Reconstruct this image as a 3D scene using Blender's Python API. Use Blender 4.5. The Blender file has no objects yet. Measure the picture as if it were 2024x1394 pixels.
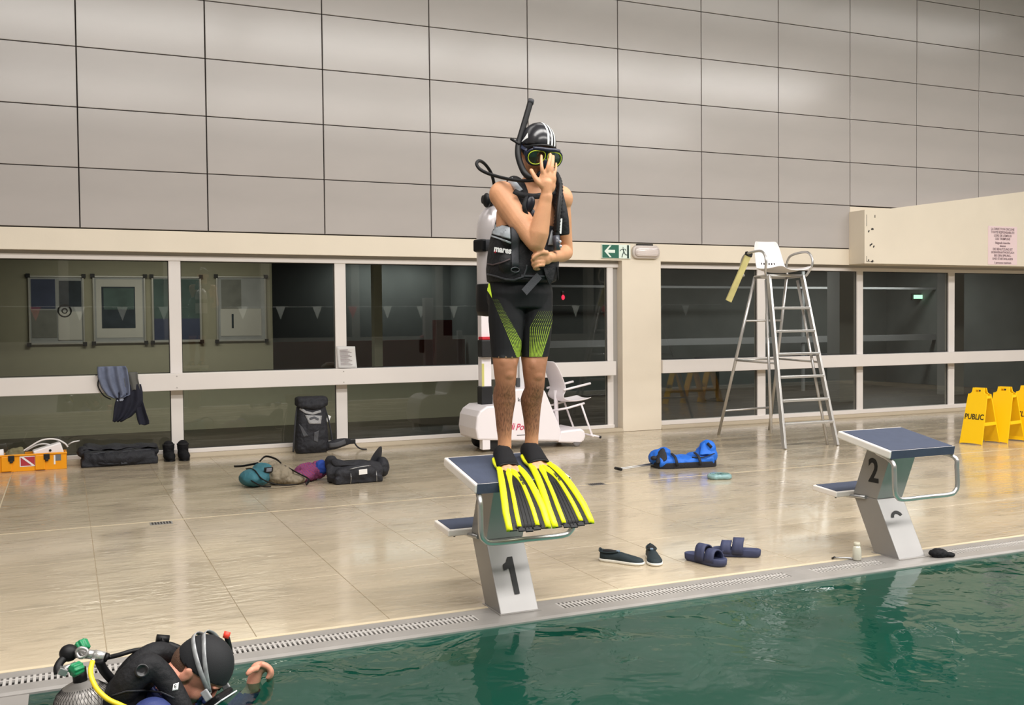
import bpy, bmesh, math, random
import numpy as np
from mathutils import Vector, Matrix, Euler, noise
PI = math.pi
random.seed(7)
SC = bpy.context.scene
COL = SC.collection

# ------------------------------------------------------------------ camera, world, lights, exposure
FPX, YAW, PITCH, ROLL = 1988.16, .418156, -.0297447, -.0096915
CAM = Vector((-.176, -11.043, 1.396))
_f = Vector((math.sin(YAW)*math.cos(PITCH), math.cos(YAW)*math.cos(PITCH), math.sin(PITCH)))
_r0 = Vector((math.cos(YAW), -math.sin(YAW), 0)); _u0 = _r0.cross(_f)
_r = math.cos(ROLL)*_r0 + math.sin(ROLL)*_u0
_u = -math.sin(ROLL)*_r0 + math.cos(ROLL)*_u0
cd = bpy.data.cameras.new('camera'); cam = bpy.data.objects.new('camera', cd); COL.objects.link(cam)
cd.sensor_fit = 'HORIZONTAL'; cd.sensor_width = 36; cd.lens = FPX/2024*36; cd.clip_end = 200; cd.clip_start = .05
mm = Matrix.Identity(4)
for i in range(3):
    mm[i][0] = _r[i]; mm[i][1] = _u[i]; mm[i][2] = -_f[i]; mm[i][3] = CAM[i]
cam.matrix_world = mm
SC.camera = cam

w = bpy.data.worlds.new('world'); SC.world = w; w.use_nodes = True
w.node_tree.nodes['Background'].inputs[0].default_value = (.02, .022, .028, 1)   # night sky outside
w.node_tree.nodes['Background'].inputs[1].default_value = .3
SC.view_settings.view_transform = 'Standard'; SC.view_settings.look = 'None'
SC.view_settings.gamma = 1; SC.view_settings.use_curve_mapping = False
SC.view_settings.exposure = 0.36
try:
    SC.cycles.use_denoising = True; SC.cycles.max_bounces = 8; SC.cycles.transparent_max_bounces = 12
    SC.cycles.caustics_reflective = False; SC.cycles.caustics_refractive = False
    SC.cycles.sample_clamp_indirect = 4
except Exception: pass

def area(name, loc, rot, sx, sy, power, col=(1, .965, .925)):
    l = bpy.data.lights.new(name, 'AREA'); l.shape = 'RECTANGLE'; l.size = sx; l.size_y = sy; l.energy = power; l.color = col
    o = bpy.data.objects.new(name, l); COL.objects.link(o); o.location = loc; o.rotation_euler = rot
    return o
# the hall's ceiling luminaires: three long rows over pool and deck
for ix in range(5):
    for iy, (y, p) in enumerate(((-3.6, 45), (-8.5, 275), (-14.0, 340))):
        area('ceiling_light', (-4 + ix*4.6, y, 6.9), (0, 0, 0), 4.4, 1.6, p)
# dim night lighting in the corridor behind the windows
area('corridor_light', (1.0, 1.6, 2.5), (0, 0, 0), 2.6, .3, 32, (1, .95, .84))
area('corridor_light', (5.0, 5.5, 2.5), (0, 0, 0), 1.6, .3, 13, (.9, .97, 1))
area('corridor_light', (10.5, 3.2, 2.5), (0, 0, 0), 5.0, .3, 48, (.95, .98, 1))

area('corridor_light', (14.2, 4.2, 2.5), (0, 0, 0), 3.0, .3, 40, (.95, .98, 1))  # extra unseen lamp, added to brighten the dark right-hand panes

# ------------------------------------------------------------------ helpers
def at(px, py, Y=None, X=None, Z=None):
    """world point seen at photo pixel (px,py) on the plane Y=, X= or Z="""
    d = _r*((px-1012)/FPX) + _u*((697-py)/FPX) + _f
    ax, v = (1, Y) if Y is not None else ((0, X) if X is not None else (2, Z))
    return CAM + d*((v-CAM[ax])/d[ax])
def lin(c):
    return tuple(((v/255/12.92) if v/255 <= .04045 else ((v/255+.055)/1.055)**2.4) for v in c)
MATS = {}
def mat(name, rgb, rough=.5, metal=0., var=0., vscale=8., bump=0., bscale=60., spec=.5, coat=0., stretch=(1, 1, 1), rgb2=None, emit=0., dirt=None, vsharp=(.3, .7)):
    """procedural principled material; rgb in sRGB 0..255"""
    if name in MATS: return MATS[name]
    m = bpy.data.materials.new(name); m.use_nodes = True; nt = m.node_tree; b = nt.nodes['Principled BSDF']
    c = lin(rgb); b.inputs['Base Color'].default_value = (*c, 1)
    b.inputs['Roughness'].default_value = rough; b.inputs['Metallic'].default_value = metal
    b.inputs['Specular IOR Level'].default_value = spec
    if coat: b.inputs['Coat Weight'].default_value = coat; b.inputs['Coat Roughness'].default_value = .12
    if var or bump or rgb2:
        tc = nt.nodes.new('ShaderNodeTexCoord'); mp = nt.nodes.new('ShaderNodeMapping'); mp.inputs['Scale'].default_value = stretch
        nt.links.new(tc.outputs['Object'], mp.inputs[0])
    if var or rgb2:
        n = nt.nodes.new('ShaderNodeTexNoise'); n.inputs['Scale'].default_value = vscale; n.inputs['Detail'].default_value = 4
        nt.links.new(mp.outputs[0], n.inputs['Vector'])
        r = nt.nodes.new('ShaderNodeValToRGB'); nt.links.new(n.outputs['Fac'], r.inputs[0])
        c2 = lin(rgb2) if rgb2 else tuple(v*(1-var) for v in c)
        c1 = c if rgb2 else tuple(min(1, v*(1+var)) for v in c)
        r.color_ramp.elements[0].position = vsharp[0]; r.color_ramp.elements[1].position = vsharp[1]
        r.color_ramp.elements[0].color = (*c2, 1); r.color_ramp.elements[1].color = (*c1, 1)
        nt.links.new(r.outputs[0], b.inputs['Base Color'])
    if bump:
        n = nt.nodes.new('ShaderNodeTexNoise'); n.inputs['Scale'].default_value = bscale; n.inputs['Detail'].default_value = 3
        nt.links.new(mp.outputs[0], n.inputs['Vector'])
        bp = nt.nodes.new('ShaderNodeBump'); bp.inputs['Strength'].default_value = bump; bp.inputs['Distance'].default_value = .01
        nt.links.new(n.outputs['Fac'], bp.inputs['Height']); nt.links.new(bp.outputs[0], b.inputs['Normal'])
    if emit: b.inputs['Emission Color'].default_value = (*c, 1); b.inputs['Emission Strength'].default_value = emit
    MATS[name] = m; return m

class MB:
    """mesh builder: verts/faces lists, optional material index per face"""
    def __init__(s): s.v = []; s.f = []; s.mi = []; s.sm = []
    def add(s, vs, fs, mi=0, smooth=False):
        k = len(s.v); s.v += [tuple(v) for v in vs]; s.f += [tuple(i+k for i in f) for f in fs]; s.mi += [mi]*len(fs); s.sm += [smooth]*len(fs); return s
    def box(s, c, size, rot=None, mi=0, bev=0.):
        hx, hy, hz = size[0]/2, size[1]/2, size[2]/2
        if bev > 0:
            bm = bmesh.new(); bmesh.ops.create_cube(bm, size=1); bmesh.ops.scale(bm, vec=size, verts=bm.verts)
            bmesh.ops.bevel(bm, geom=bm.edges[:], offset=bev, segments=2, affect='EDGES', profile=.5)
            vs = [v.co.copy() for v in bm.verts]; fs = [[v.index for v in f.verts] for f in bm.faces]; bm.free()
        else:
            vs = [Vector((x, y, z)) for x in (-hx, hx) for y in (-hy, hy) for z in (-hz, hz)]
            fs = [(0, 1, 3, 2), (4, 6, 7, 5), (0, 4, 5, 1), (2, 3, 7, 6), (0, 2, 6, 4), (1, 5, 7, 3)]
        R = Euler(rot).to_matrix() if isinstance(rot, tuple) else (rot if rot is not None else Matrix.Identity(3))
        return s.add([R @ v + Vector(c) for v in vs], fs, mi)
    def b2(s, lo, hi, mi=0, bev=0.):
        return s.box([(a+b)/2 for a, b in zip(lo, hi)], [b-a for a, b in zip(lo, hi)], mi=mi, bev=bev)
    def prism(s, poly, axis, lo, hi, mi=0):
        """poly of 2D points extruded along axis (0,1,2) from lo to hi; 2D coords are the other axes in order"""
        n = len(poly); vs = []
        for t in (lo, hi):
            for p in poly:
                q = list(p); q.insert(axis, t); vs.append(q)
        a = sum(poly[i][0]*poly[(i+1) % n][1]-poly[(i+1) % n][0]*poly[i][1] for i in range(n))
        flip = (a > 0) ^ (axis == 1)
        f0 = list(range(n)); f1 = list(range(n, 2*n))
        sides = [(i, (i+1) % n, n+(i+1) % n, n+i) for i in range(n)]
        if flip: fs = [f0[::-1], f1] + sides
        else: fs = [f0, f1[::-1]] + [q[::-1] for q in sides]
        return s.add(vs, fs, mi)
    def tube(s, pts, r, seg=10, mi=0, closed=False, cap=True, flat=1., up=None, sub=0):
        pts = [Vector(p) for p in pts]
        rs = list(r) if isinstance(r, (list, tuple)) else [r]*len(pts)
        if sub: pts, rs = smoothpath(pts, rs, sub, closed)
        n = len(pts); N = None; vs = []; fs = []
        for i, p in enumerate(pts):
            if closed: t = pts[(i+1) % n]-pts[i-1]
            else: t = pts[min(i+1, n-1)]-pts[max(i-1, 0)]
            if t.length < 1e-9: t = Vector((0, 0, 1))
            t.normalize()
            if up is not None: N = Vector(up)-t*t.dot(Vector(up))
            elif N is None: N = t.orthogonal()
            else: N = N-t*t.dot(N)
            if N.length < 1e-6: N = t.orthogonal()
            N.normalize(); B = t.cross(N)
            for k in range(seg):
                a = 2*PI*k/seg
                vs.append(p + (N*math.cos(a)*flat + B*math.sin(a))*rs[i])
        m = n if closed else n-1
        for i in range(m):
            for k in range(seg):
                j = (i+1) % n
                fs.append((i*seg+k, i*seg+(k+1) % seg, j*seg+(k+1) % seg, j*seg+k))
        s.add(vs, fs, mi, True)
        if cap and not closed:
            k0 = len(s.v)-len(vs)
            s.f += [tuple(range(k0+seg-1, k0-1, -1)), tuple(range(k0+(n-1)*seg, k0+n*seg))]; s.mi += [mi]*2; s.sm += [False]*2
        return s
    def lathe(s, prof, c=(0, 0, 0), seg=20, mi=0, rot=None, axis=None):
        """prof [(r,z)...] about z, then rotated so z points to axis"""
        R = Vector((0, 0, 1)).rotation_difference(Vector(axis)).to_matrix() if axis is not None else (Euler(rot).to_matrix() if rot else Matrix.Identity(3))
        vs = []; fs = []
        for (r, z) in prof:
            for k in range(seg):
                a = 2*PI*k/seg; vs.append(R @ Vector((r*math.cos(a), r*math.sin(a), z)) + Vector(c))
        for i in range(len(prof)-1):
            for k in range(seg):
                fs.append((i*seg+k, i*seg+(k+1) % seg, (i+1)*seg+(k+1) % seg, (i+1)*seg+k))
        k0 = len(s.v); s.add(vs, fs, mi, True)
        n = len(prof)
        if prof[0][0] > 1e-5: s.f.append(tuple(range(k0+seg-1, k0-1, -1))); s.mi.append(mi); s.sm.append(False)
        if prof[-1][0] > 1e-5: s.f.append(tuple(range(k0+(n-1)*seg, k0+n*seg))); s.mi.append(mi); s.sm.append(False)
        return s
    def ell(s, c, r, rot=None, seg=20, rings=12, mi=0, zmin=-1, zmax=1):
        R = Euler(rot).to_matrix() if isinstance(rot, tuple) else (rot if rot is not None else Matrix.Identity(3))
        vs = []; fs = []
        for i in range(rings+1):
            ph = math.asin(zmin) + (math.asin(zmax)-math.asin(zmin))*i/rings
            for k in range(seg):
                a = 2*PI*k/seg
                vs.append(R @ Vector((r[0]*math.cos(ph)*math.cos(a), r[1]*math.cos(ph)*math.sin(a), r[2]*math.sin(ph))) + Vector(c))
        for i in range(rings):
            for k in range(seg): fs.append((i*seg+k, i*seg+(k+1) % seg, (i+1)*seg+(k+1) % seg, (i+1)*seg+k))
        k0 = len(s.v); s.add(vs, fs, mi, True)
        if zmin > -1: s.f.append(tuple(range(k0+seg-1, k0-1, -1))); s.mi.append(mi); s.sm.append(False)
        if zmax < 1: s.f.append(tuple(range(k0+rings*seg, k0+(rings+1)*seg))); s.mi.append(mi); s.sm.append(False)
        return s
    def loft(s, rings, mi=0, closed=True, cap=True, smooth=True):
        n = len(rings[0]); vs = [p for r in rings for p in r]; fs = []
        for i in range(len(rings)-1):
            for k in range(n if closed else n-1):
                fs.append((i*n+k, i*n+(k+1) % n, (i+1)*n+(k+1) % n, (i+1)*n+k))
        k0 = len(s.v); s.add(vs, fs, mi, smooth)
        if cap and closed:
            s.f += [tuple(range(k0+n-1, k0-1, -1)), tuple(range(k0+(len(rings)-1)*n, k0+len(rings)*n))]; s.mi += [mi]*2; s.sm += [smooth]*2
        return s
    def mesh(s, name):
        me = bpy.data.meshes.new(name); me.from_pydata(s.v, [], s.f); me.update()
        me.polygons.foreach_set('material_index', s.mi); me.polygons.foreach_set('use_smooth', s.sm)
        return me
    def build(s, name, m, parent=None, fix=True, world=True, bevel=0., subsurf=0, solid=0.):
        me = s.mesh(name)
        if fix:
            bm = bmesh.new(); bm.from_mesh(me)
            bmesh.ops.remove_doubles(bm, verts=bm.verts, dist=1e-6)
            bmesh.ops.recalc_face_normals(bm, faces=bm.faces); bm.to_mesh(me); bm.free()
        for q in (m if isinstance(m, (list, tuple)) else [m]): me.materials.append(q)
        o = bpy.data.objects.new(name, me); COL.objects.link(o)
        if bevel: b = o.modifiers.new('b', 'BEVEL'); b.width = bevel; b.segments = 2; b.limit_method = 'ANGLE'; b.angle_limit = .7
        if solid: b = o.modifiers.new('s', 'SOLIDIFY'); b.thickness = solid; b.offset = 0
        if subsurf: b = o.modifiers.new('ss', 'SUBSURF'); b.levels = subsurf; b.render_levels = subsurf
        if parent is not None:
            o.parent = parent
            if world:
                o.matrix_parent_inverse = pinv(parent)
        return o
def pinv(p):
    M = Matrix.Identity(4); q = p; chain = []
    while q is not None: chain.append(q); q = q.parent
    for q in reversed(chain):
        if q.parent is not None: M = M @ q.matrix_parent_inverse
        M = M @ Matrix.LocRotScale(q.location, q.rotation_euler.to_quaternion(), q.scale)
    return M.inverted()
def smoothpath(pts, rs, sub, closed=False):
    n = len(pts); out = []; ro = []
    m = n if closed else n-1
    for i in range(m):
        if closed: a, b, c, d = pts[i-1], pts[i], pts[(i+1) % n], pts[(i+2) % n]
        else: a, b, c, d = pts[max(i-1, 0)], pts[i], pts[i+1], pts[min(i+2, n-1)]
        r0, r1 = rs[i], rs[(i+1) % n]
        for k in range(sub):
            t = k/sub
            out.append(.5*((2*b) + (c-a)*t + (2*a-5*b+4*c-d)*t*t + (3*b-a-3*c+d)*t**3)); ro.append(r0+(r1-r0)*t)
    if not closed: out.append(pts[-1]); ro.append(rs[-1])
    return out, ro
def tag(o, label=None, cat=None, group=None, kind=None):
    if label: o['label'] = label
    if cat: o['category'] = cat
    if group: o['group'] = group
    if kind: o['kind'] = kind
    return o
def thing(name, label, cat, loc=(0, 0, 0), rz=0., group=None):
    o = bpy.data.objects.new(name, None); COL.objects.link(o); o.location = loc; o.rotation_euler = (0, 0, rz)
    o.empty_display_size = .1
    return tag(o, label, cat, group)
def child(o, p):
    o.parent = p; o.matrix_parent_inverse = pinv(p); return o
def copy_tree(o, parent=None, M=None):
    c = o.copy(); COL.objects.link(c); c.parent = parent
    if parent is not None: c.matrix_parent_inverse = o.matrix_parent_inverse.copy()
    for ch in [q for q in ALLOBJ() if q.parent == o]: copy_tree(ch, c)
    return c
def ALLOBJ(): return list(COL.objects)
def textmesh(txt, size, depth=.001, font=None, bold=0., xs=1., align='CENTER'):
    cu = bpy.data.curves.new('t', 'FONT'); cu.body = txt; cu.size = size; cu.extrude = depth; cu.offset = bold; cu.align_x = align; cu.align_y = 'CENTER'
    cu.resolution_u = 3
    o = bpy.data.objects.new('t', cu); COL.objects.link(o)
    dg = bpy.context.evaluated_depsgraph_get(); me = bpy.data.meshes.new_from_object(o.evaluated_get(dg))
    bpy.data.objects.remove(o); bpy.data.curves.remove(cu)
    me.transform(Matrix.Diagonal((xs, 1, 1, 1)))
    return me
def text(name, txt, size, m, parent, loc, xdir, ydir, depth=.001, bold=0., xs=1., align='CENTER', shear=0.):
    """lettering laid with its baseline along xdir and its top towards ydir (world vectors)"""
    me = textmesh(txt, size, depth, None, bold, xs, align)
    X = Vector(xdir).normalized(); Yv = Vector(ydir); Yv = (Yv-X*X.dot(Yv)).normalized(); Zv = X.cross(Yv)
    R = Matrix((X, Yv, Zv)).transposed().to_4x4()
    if shear: me.transform(Matrix(((1, shear, 0, 0), (0, 1, 0, 0), (0, 0, 1, 0), (0, 0, 0, 1))))
    me.transform(Matrix.Translation(Vector(loc)) @ R); me.materials.append(m)
    o = bpy.data.objects.new(name, me); COL.objects.link(o)
    if parent is not None: child(o, parent)
    return o
def fuse(mb, voxel, smooth=6, factor=.5, name='m'):
    """one continuous skin around overlapping volumes (voxel remesh + smoothing), returned as mesh"""
    me = mb.mesh(name); o = bpy.data.objects.new(name, me); COL.objects.link(o)
    r = o.modifiers.new('r', 'REMESH'); r.mode = 'VOXEL'; r.voxel_size = voxel; r.adaptivity = 0; r.use_smooth_shade = True
    if smooth: q = o.modifiers.new('s', 'SMOOTH'); q.iterations = smooth; q.factor = factor
    dg = bpy.context.evaluated_depsgraph_get(); out = bpy.data.meshes.new_from_object(o.evaluated_get(dg))
    bpy.data.objects.remove(o); bpy.data.meshes.remove(me)
    out.materials.clear()
    return out
def meshobj(name, me, m, parent=None):
    for q in (m if isinstance(m, (list, tuple)) else [m]): me.materials.append(q)
    o = bpy.data.objects.new(name, me); COL.objects.link(o)
    if parent is not None: child(o, parent)
    return o
# ------------------------------------------------------------------ materials of the setting
M = {}
M['panel'] = mat('wall_panel_laminate', (184, 178, 175), rough=.17, var=.06, vscale=1.1, spec=.5, stretch=(.5, 1, 1.6))
M['joint'] = mat('dark_joint', (52, 46, 44), rough=.8)
M['cream'] = mat('cream_paint', (232, 221, 203), rough=.6, var=.03, vscale=1.5, bump=.05, bscale=40)
M['alu'] = mat('white_aluminium', (226, 220, 216), rough=.38, var=.02, vscale=2)
M['alu_grey'] = mat('grey_aluminium', (168, 164, 160), rough=.4)
M['seal'] = mat('black_seal', (30, 29, 28), rough=.7)
M['steel'] = mat('brushed_steel', (176, 176, 176), rough=.33, metal=.85, var=.05, vscale=30, stretch=(1, 1, .15))
M['steel_lip'] = mat('pool_lip_steel', (160, 156, 152), rough=.35, metal=.35, var=.10, vscale=5, bump=.1, bscale=9)
M['chrome'] = mat('chrome_tube', (196, 194, 192), rough=.3, metal=.8)
M['black'] = mat('black_plastic', (22, 22, 24), rough=.45)
M['white'] = mat('white_plastic', (240, 236, 236), rough=.4)
M['cor_wall'] = mat('corridor_wall', (168, 166, 146), rough=.8, var=.03)
M['cor_floor'] = mat('corridor_floor', (70, 64, 58), rough=.5)
M['cor_dark'] = mat('corridor_dark_wall', (112, 114, 110), rough=.8, var=.1, vscale=2)
M['hall_wall'] = mat('far_hall_wall', (120, 114, 108), rough=.8)
M['ceil'] = mat('hall_ceiling', (120, 112, 104), rough=.9)

def floor_mat():
    m = bpy.data.materials.new('wet_beige_stoneware'); m.use_nodes = True; nt = m.node_tree; b = nt.nodes['Principled BSDF']
    N = nt.nodes.new; L = nt.links.new
    tc = N('ShaderNodeTexCoord')
    geo = N('ShaderNodeNewGeometry')
    n1 = N('ShaderNodeTexNoise'); n1.inputs['Scale'].default_value = .9; n1.inputs['Detail'].default_value = 5; n1.inputs['Distortion'].default_value = .6
    L(geo.outputs['Position'], n1.inputs['Vector'])
    r1 = N('ShaderNodeValToRGB'); L(n1.outputs['Fac'], r1.inputs[0])
    r1.color_ramp.elements[0].position = .3; r1.color_ramp.elements[1].position = .72
    r1.color_ramp.elements[0].color = (*lin((172, 158, 135)), 1); r1.color_ramp.elements[1].color = (*lin((192, 177, 152)), 1)
    # grime marks, walked-in streaks
    mp = N('ShaderNodeMapping'); mp.inputs['Scale'].default_value = (1.2, 3.2, 1); L(geo.outputs['Position'], mp.inputs[0])
    n2 = N('ShaderNodeTexNoise'); n2.inputs['Scale'].default_value = 1.6; n2.inputs['Detail'].default_value = 6; n2.inputs['Roughness'].default_value = .62; L(mp.outputs[0], n2.inputs['Vector'])
    r2 = N('ShaderNodeValToRGB'); L(n2.outputs['Fac'], r2.inputs[0]); r2.color_ramp.elements[0].position = .57; r2.color_ramp.elements[1].position = .72
    r2.color_ramp.elements[0].color = (0, 0, 0, 1); r2.color_ramp.elements[1].color = (.6, .6, .6, 1)
    mx = N('ShaderNodeMixRGB'); L(r2.outputs[0], mx.inputs[0]); L(r1.outputs[0], mx.inputs[1]); mx.inputs[2].default_value = (*lin((128, 117, 98)), 1)
    L(mx.outputs[0], b.inputs['Base Color'])
    # wet film: patches of low roughness
    n3 = N('ShaderNodeTexNoise'); n3.inputs['Scale'].default_value = 1.1; n3.inputs['Detail'].default_value = 4; L(mp.outputs[0], n3.inputs['Vector'])
    r3 = N('ShaderNodeMapRange'); L(n3.outputs['Fac'], r3.inputs[0]); r3.inputs[1].default_value = .42; r3.inputs[2].default_value = .62
    r3.inputs[3].default_value = .30; r3.inputs[4].default_value = .10
    L(r3.outputs[0], b.inputs['Roughness'])
    n4 = N('ShaderNodeTexNoise'); n4.inputs['Scale'].default_value = 6; n4.inputs['Detail'].default_value = 3; L(mp.outputs[0], n4.inputs['Vector'])
    bp = N('ShaderNodeBump'); bp.inputs['Strength'].default_value = .22; bp.inputs['Distance'].default_value = .02
    L(n4.outputs['Fac'], bp.inputs['Height']); L(bp.outputs[0], b.inputs['Normal'])
    b.inputs['Specular IOR Level'].default_value = .5; b.inputs['Coat Weight'].default_value = .4; b.inputs['Coat Roughness'].default_value = .10
    return m
M['floor'] = floor_mat()
M['grout'] = mat('floor_grout', (182, 168, 143), rough=.7)
M['nosing'] = mat('pale_edge_tile', (206, 191, 163), rough=.4)

def glass_mat():
    m = bpy.data.materials.new('window_glass'); m.use_nodes = True; nt = m.node_tree; nt.nodes.clear()
    N = nt.nodes.new; L = nt.links.new
    out = N('ShaderNodeOutputMaterial'); mx = N('ShaderNodeMixShader'); t = N('ShaderNodeBsdfTransparent'); g = N('ShaderNodeBsdfGlossy'); fr = N('ShaderNodeFresnel')
    bf = N('ShaderNodeNewGeometry'); io = N('ShaderNodeMapRange'); L(bf.outputs['Backfacing'], io.inputs[0]); io.inputs[3].default_value = 1.6; io.inputs[4].default_value = 1/1.6; L(io.outputs[0], fr.inputs[0]); g.inputs['Roughness'].default_value = .01; t.inputs[0].default_value = (.80, .81, .78, 1)
    L(fr.outputs[0], mx.inputs[0]); L(t.outputs[0], mx.inputs[1]); L(g.outputs[0], mx.inputs[2]); L(mx.outputs[0], out.inputs[0])
    return m
M['glass'] = glass_mat()

def struct(o): return tag(o, kind='structure')

# ------------------------------------------------------------------ floor (deck) with its tiles
X0, X1 = -3.0, 16.5
DECK_Y = -6.527          # pool side edge of the tiled deck
fl = struct(MB().b2((X0, DECK_Y-.0, -.30), (X1, .12, -.004)).build('floor', M['grout']))
tile_me = {}
def tile_mesh(wx, wy):
    key = (round(wx, 3), round(wy, 3))
    if key not in tile_me:
        g = .0015; t = MB(); h = .004; c = .0012
        x, y = wx/2-g, wy/2-g
        lo = [(-x, -y, -h), (x, -y, -h), (x, y, -h), (-x, y, -h)]; mid = [(-x, -y, -c), (x, -y, -c), (x, y, -c), (-x, y, -c)]
        x -= c; y -= c; top = [(-x, -y, 0), (x, -y, 0), (x, y, 0), (-x, y, 0)]
        vs = lo+mid+top; fs = [(8, 9, 10, 11)]
        for i in range(4):
            j = (i+1) % 4; fs += [(i, j, 4+j, 4+i), (4+i, 4+j, 8+j, 8+i)]
        t.add(vs, fs); me = t.mesh('tile'); me.materials.append(M['floor']); tile_me[key] = me
    return tile_me[key]
YJ = [DECK_Y+.03, -5.55, -4.55, -3.47, -2.35, -1.2, -.02]
k = 0
x = -.66-3*.62
while x < 15.4:
    for j in range(len(YJ)-1):
        wy = YJ[j+1]-YJ[j]
        o = bpy.data.objects.new('tile', tile_mesh(.62, wy)); COL.objects.link(o)
        o.location = (x+.31, (YJ[j]+YJ[j+1])/2, 0); o.parent = fl; k += 1
    x += .62
# pale nosing strip and pale line along the drainage fall
MB().b2((X0, DECK_Y, -.03), (X1, DECK_Y+.03, .0015)).build('nosing', M['nosing'], fl)
MB().b2((-.66, -3.475, -.002), (X1, -3.463, .0012)).build('joint_strip', M['nosing'], fl)
MB().b2((-.67, -3.475, -.002), (-.66, -.6, .0012)).build('joint_strip', M['nosing'], fl)

def floor_drain(x, y, label):
    t = thing('floor_drain', label, 'drain', (x, y, 0), 0, 'floor drains along the pale joint')
    MB().b2((x-.075, y-.05, -.003), (x+.075, y+.05, .0022)).build('frame', M['steel'], t)
    b = MB()
    for i in range(7): b.b2((x-.064+i*.0195, y-.04, .0015), (x-.064+i*.0195+.012, y+.04, .003))
    b.build('slots', M['joint'], t)
floor_drain(.42, -3.56, 'small dark floor drain in the pale joint line, in front of the black duffel bag')
floor_drain(3.97, -3.47, 'small dark floor drain behind block 1, beside the yellow fin')

# ------------------------------------------------------------------ pool: basin, steel lip with grating, water
WZ = -.015
LIPF = -6.79            # water side of the lip
POOL_L = -.33
def water_mat():
    m = bpy.data.materials.new('pool_water'); m.use_nodes = True; nt = m.node_tree; nt.nodes.clear()
    N = nt.nodes.new; L = nt.links.new
    out = N('ShaderNodeOutputMaterial'); mx = N('ShaderNodeMixShader'); t = N('ShaderNodeBsdfRefraction'); g = N('ShaderNodeBsdfGlossy'); fr = N('ShaderNodeFresnel')
    tr = N('ShaderNodeBsdfTransparent'); lp_mix = N('ShaderNodeMixShader')
    fr.inputs[0].default_value = 1.33; g.inputs['Roughness'].default_value = .015
    tr.inputs[0].default_value = (.44, .82, .75, 1)
    geo = N('ShaderNodeNewGeometry')
    n = N('ShaderNodeTexNoise'); n.inputs['Scale'].default_value = 2.1; n.inputs['Detail'].default_value = 3; n.inputs['Distortion'].default_value = 1.2; L(geo.outputs['Position'], n.inputs['Vector'])
    n2 = N('ShaderNodeTexNoise'); n2.inputs['Scale'].default_value = 9; n2.inputs['Detail'].default_value = 2; n2.inputs['Distortion'].default_value = .8; L(geo.outputs['Position'], n2.inputs['Vector'])
    ad = N('ShaderNodeMath'); ad.operation = 'MULTIPLY_ADD'; L(n2.outputs['Fac'], ad.inputs[0]); ad.inputs[1].default_value = .18; L(n.outputs['Fac'], ad.inputs[2])
    bp = N('ShaderNodeBump'); bp.inputs['Strength'].default_value = .5; bp.inputs['Distance'].default_value = .018; L(ad.outputs[0], bp.inputs['Height'])
    for q in (g, fr): L(bp.outputs[0], q.inputs['Normal'])
    L(fr.outputs[0], mx.inputs[0]); L(tr.outputs[0], mx.inputs[1]); L(g.outputs[0], mx.inputs[2]); L(mx.outputs[0], out.inputs[0])
    return m
M['water'] = water_mat()
M['basin'] = mat('pool_basin_lining', (98, 140, 128), rough=.6, var=.1, vscale=.8)
M['basin_edge'] = mat('basin_wall_lining', (70, 118, 106), rough=.6, var=.08, vscale=1.5)
bas = MB()
bas.b2((POOL_L-.1, -18.6, -1.9), (X1, LIPF-.0, -1.8))
struct(bas.build('floor_pool_basin', M['basin']))
bw = MB(); bw.b2((POOL_L, LIPF, -1.8), (X1, LIPF+.02, -.05)); bw.b2((POOL_L-.03, -18.6, -1.8), (POOL_L-.01, LIPF, -.05)); bw.b2((POOL_L, -18.6, -1.8), (X1, -18.5, -.05)); bw.b2((X1-.02, -18.6, -1.8), (X1, LIPF, -.05))
struct(bw.build('wall_pool_basin', M['basin_edge']))
# water surface: a grid with gentle real ripples, denser where the camera is close
wm = MB()
nx, ny = 220, 150
xs = [POOL_L+.003 + (X1-.03-POOL_L)*(i/nx)**1.5 for i in range(nx+1)]
ys = [LIPF-.001 - (18.45+LIPF)*(j/ny)**1.7 for j in range(ny+1)]
vs = []
for yy in ys:
    for xx in xs:
        h = .005*noise.noise(Vector((xx*1.3, yy*2.2, 0))) + .0018*noise.noise(Vector((xx*3.5+5, yy*5, 3))) + .0004*noise.noise(Vector((xx*9, yy*11, 7)))
        h *= min(1, (LIPF-yy)*3+.15)
        vs.append((xx, yy, WZ+h))
fs = [(j*(nx+1)+i, j*(nx+1)+i+1, (j+1)*(nx+1)+i+1, (j+1)*(nx+1)+i) for j in range(ny) for i in range(nx)]
wm.add(vs, fs, 0, True)
wo = struct(wm.build('floor_water_surface', M['water'])); wo['label'] = 'still dark green pool water with gentle ripples'

# steel overflow edge: front lip, gutter channel, back rim, grating bars
ls = MB()
ls.prism([(LIPF, -.05), (LIPF, -.008), (LIPF+.02, -.001), (-6.69, .0), (-6.69, -.05)], 0, POOL_L-3, X1)
ls.prism([(-6.597, .0), (DECK_Y, .0), (DECK_Y, -.05), (-6.597, -.05)], 0, POOL_L-3, X1)
lip = struct(ls.build('trim_pool_edge', M['steel_lip']))
MB().b2((POOL_L-3, -6.69, -.10), (X1, -6.597, -.045)).build('gutter_channel', M['joint'], lip)
gb = MB()
def bars(xa, xb, step, wbar):
    x = xa
    while x < xb:
        gb.b2((x, -6.69, -.012), (x+wbar, -6.597, -.001)); x += step
for xa, xb in ((POOL_L-3, 1.58), (2.02, 3.42), (3.60, 4.09), (4.53, 6.6), (6.7, 9.1), (9.2, 11.6), (11.7, X1)):
    bars(xa, xb, .0215, .011)
    gb.b2((xa, -6.632, -.010), (xb, -6.62, -.0005))
tag(gb.build('grating', mat('grating_steel', (188, 184, 180), rough=.4, metal=.2), lip), kind='stuff')
pl = MB()
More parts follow.
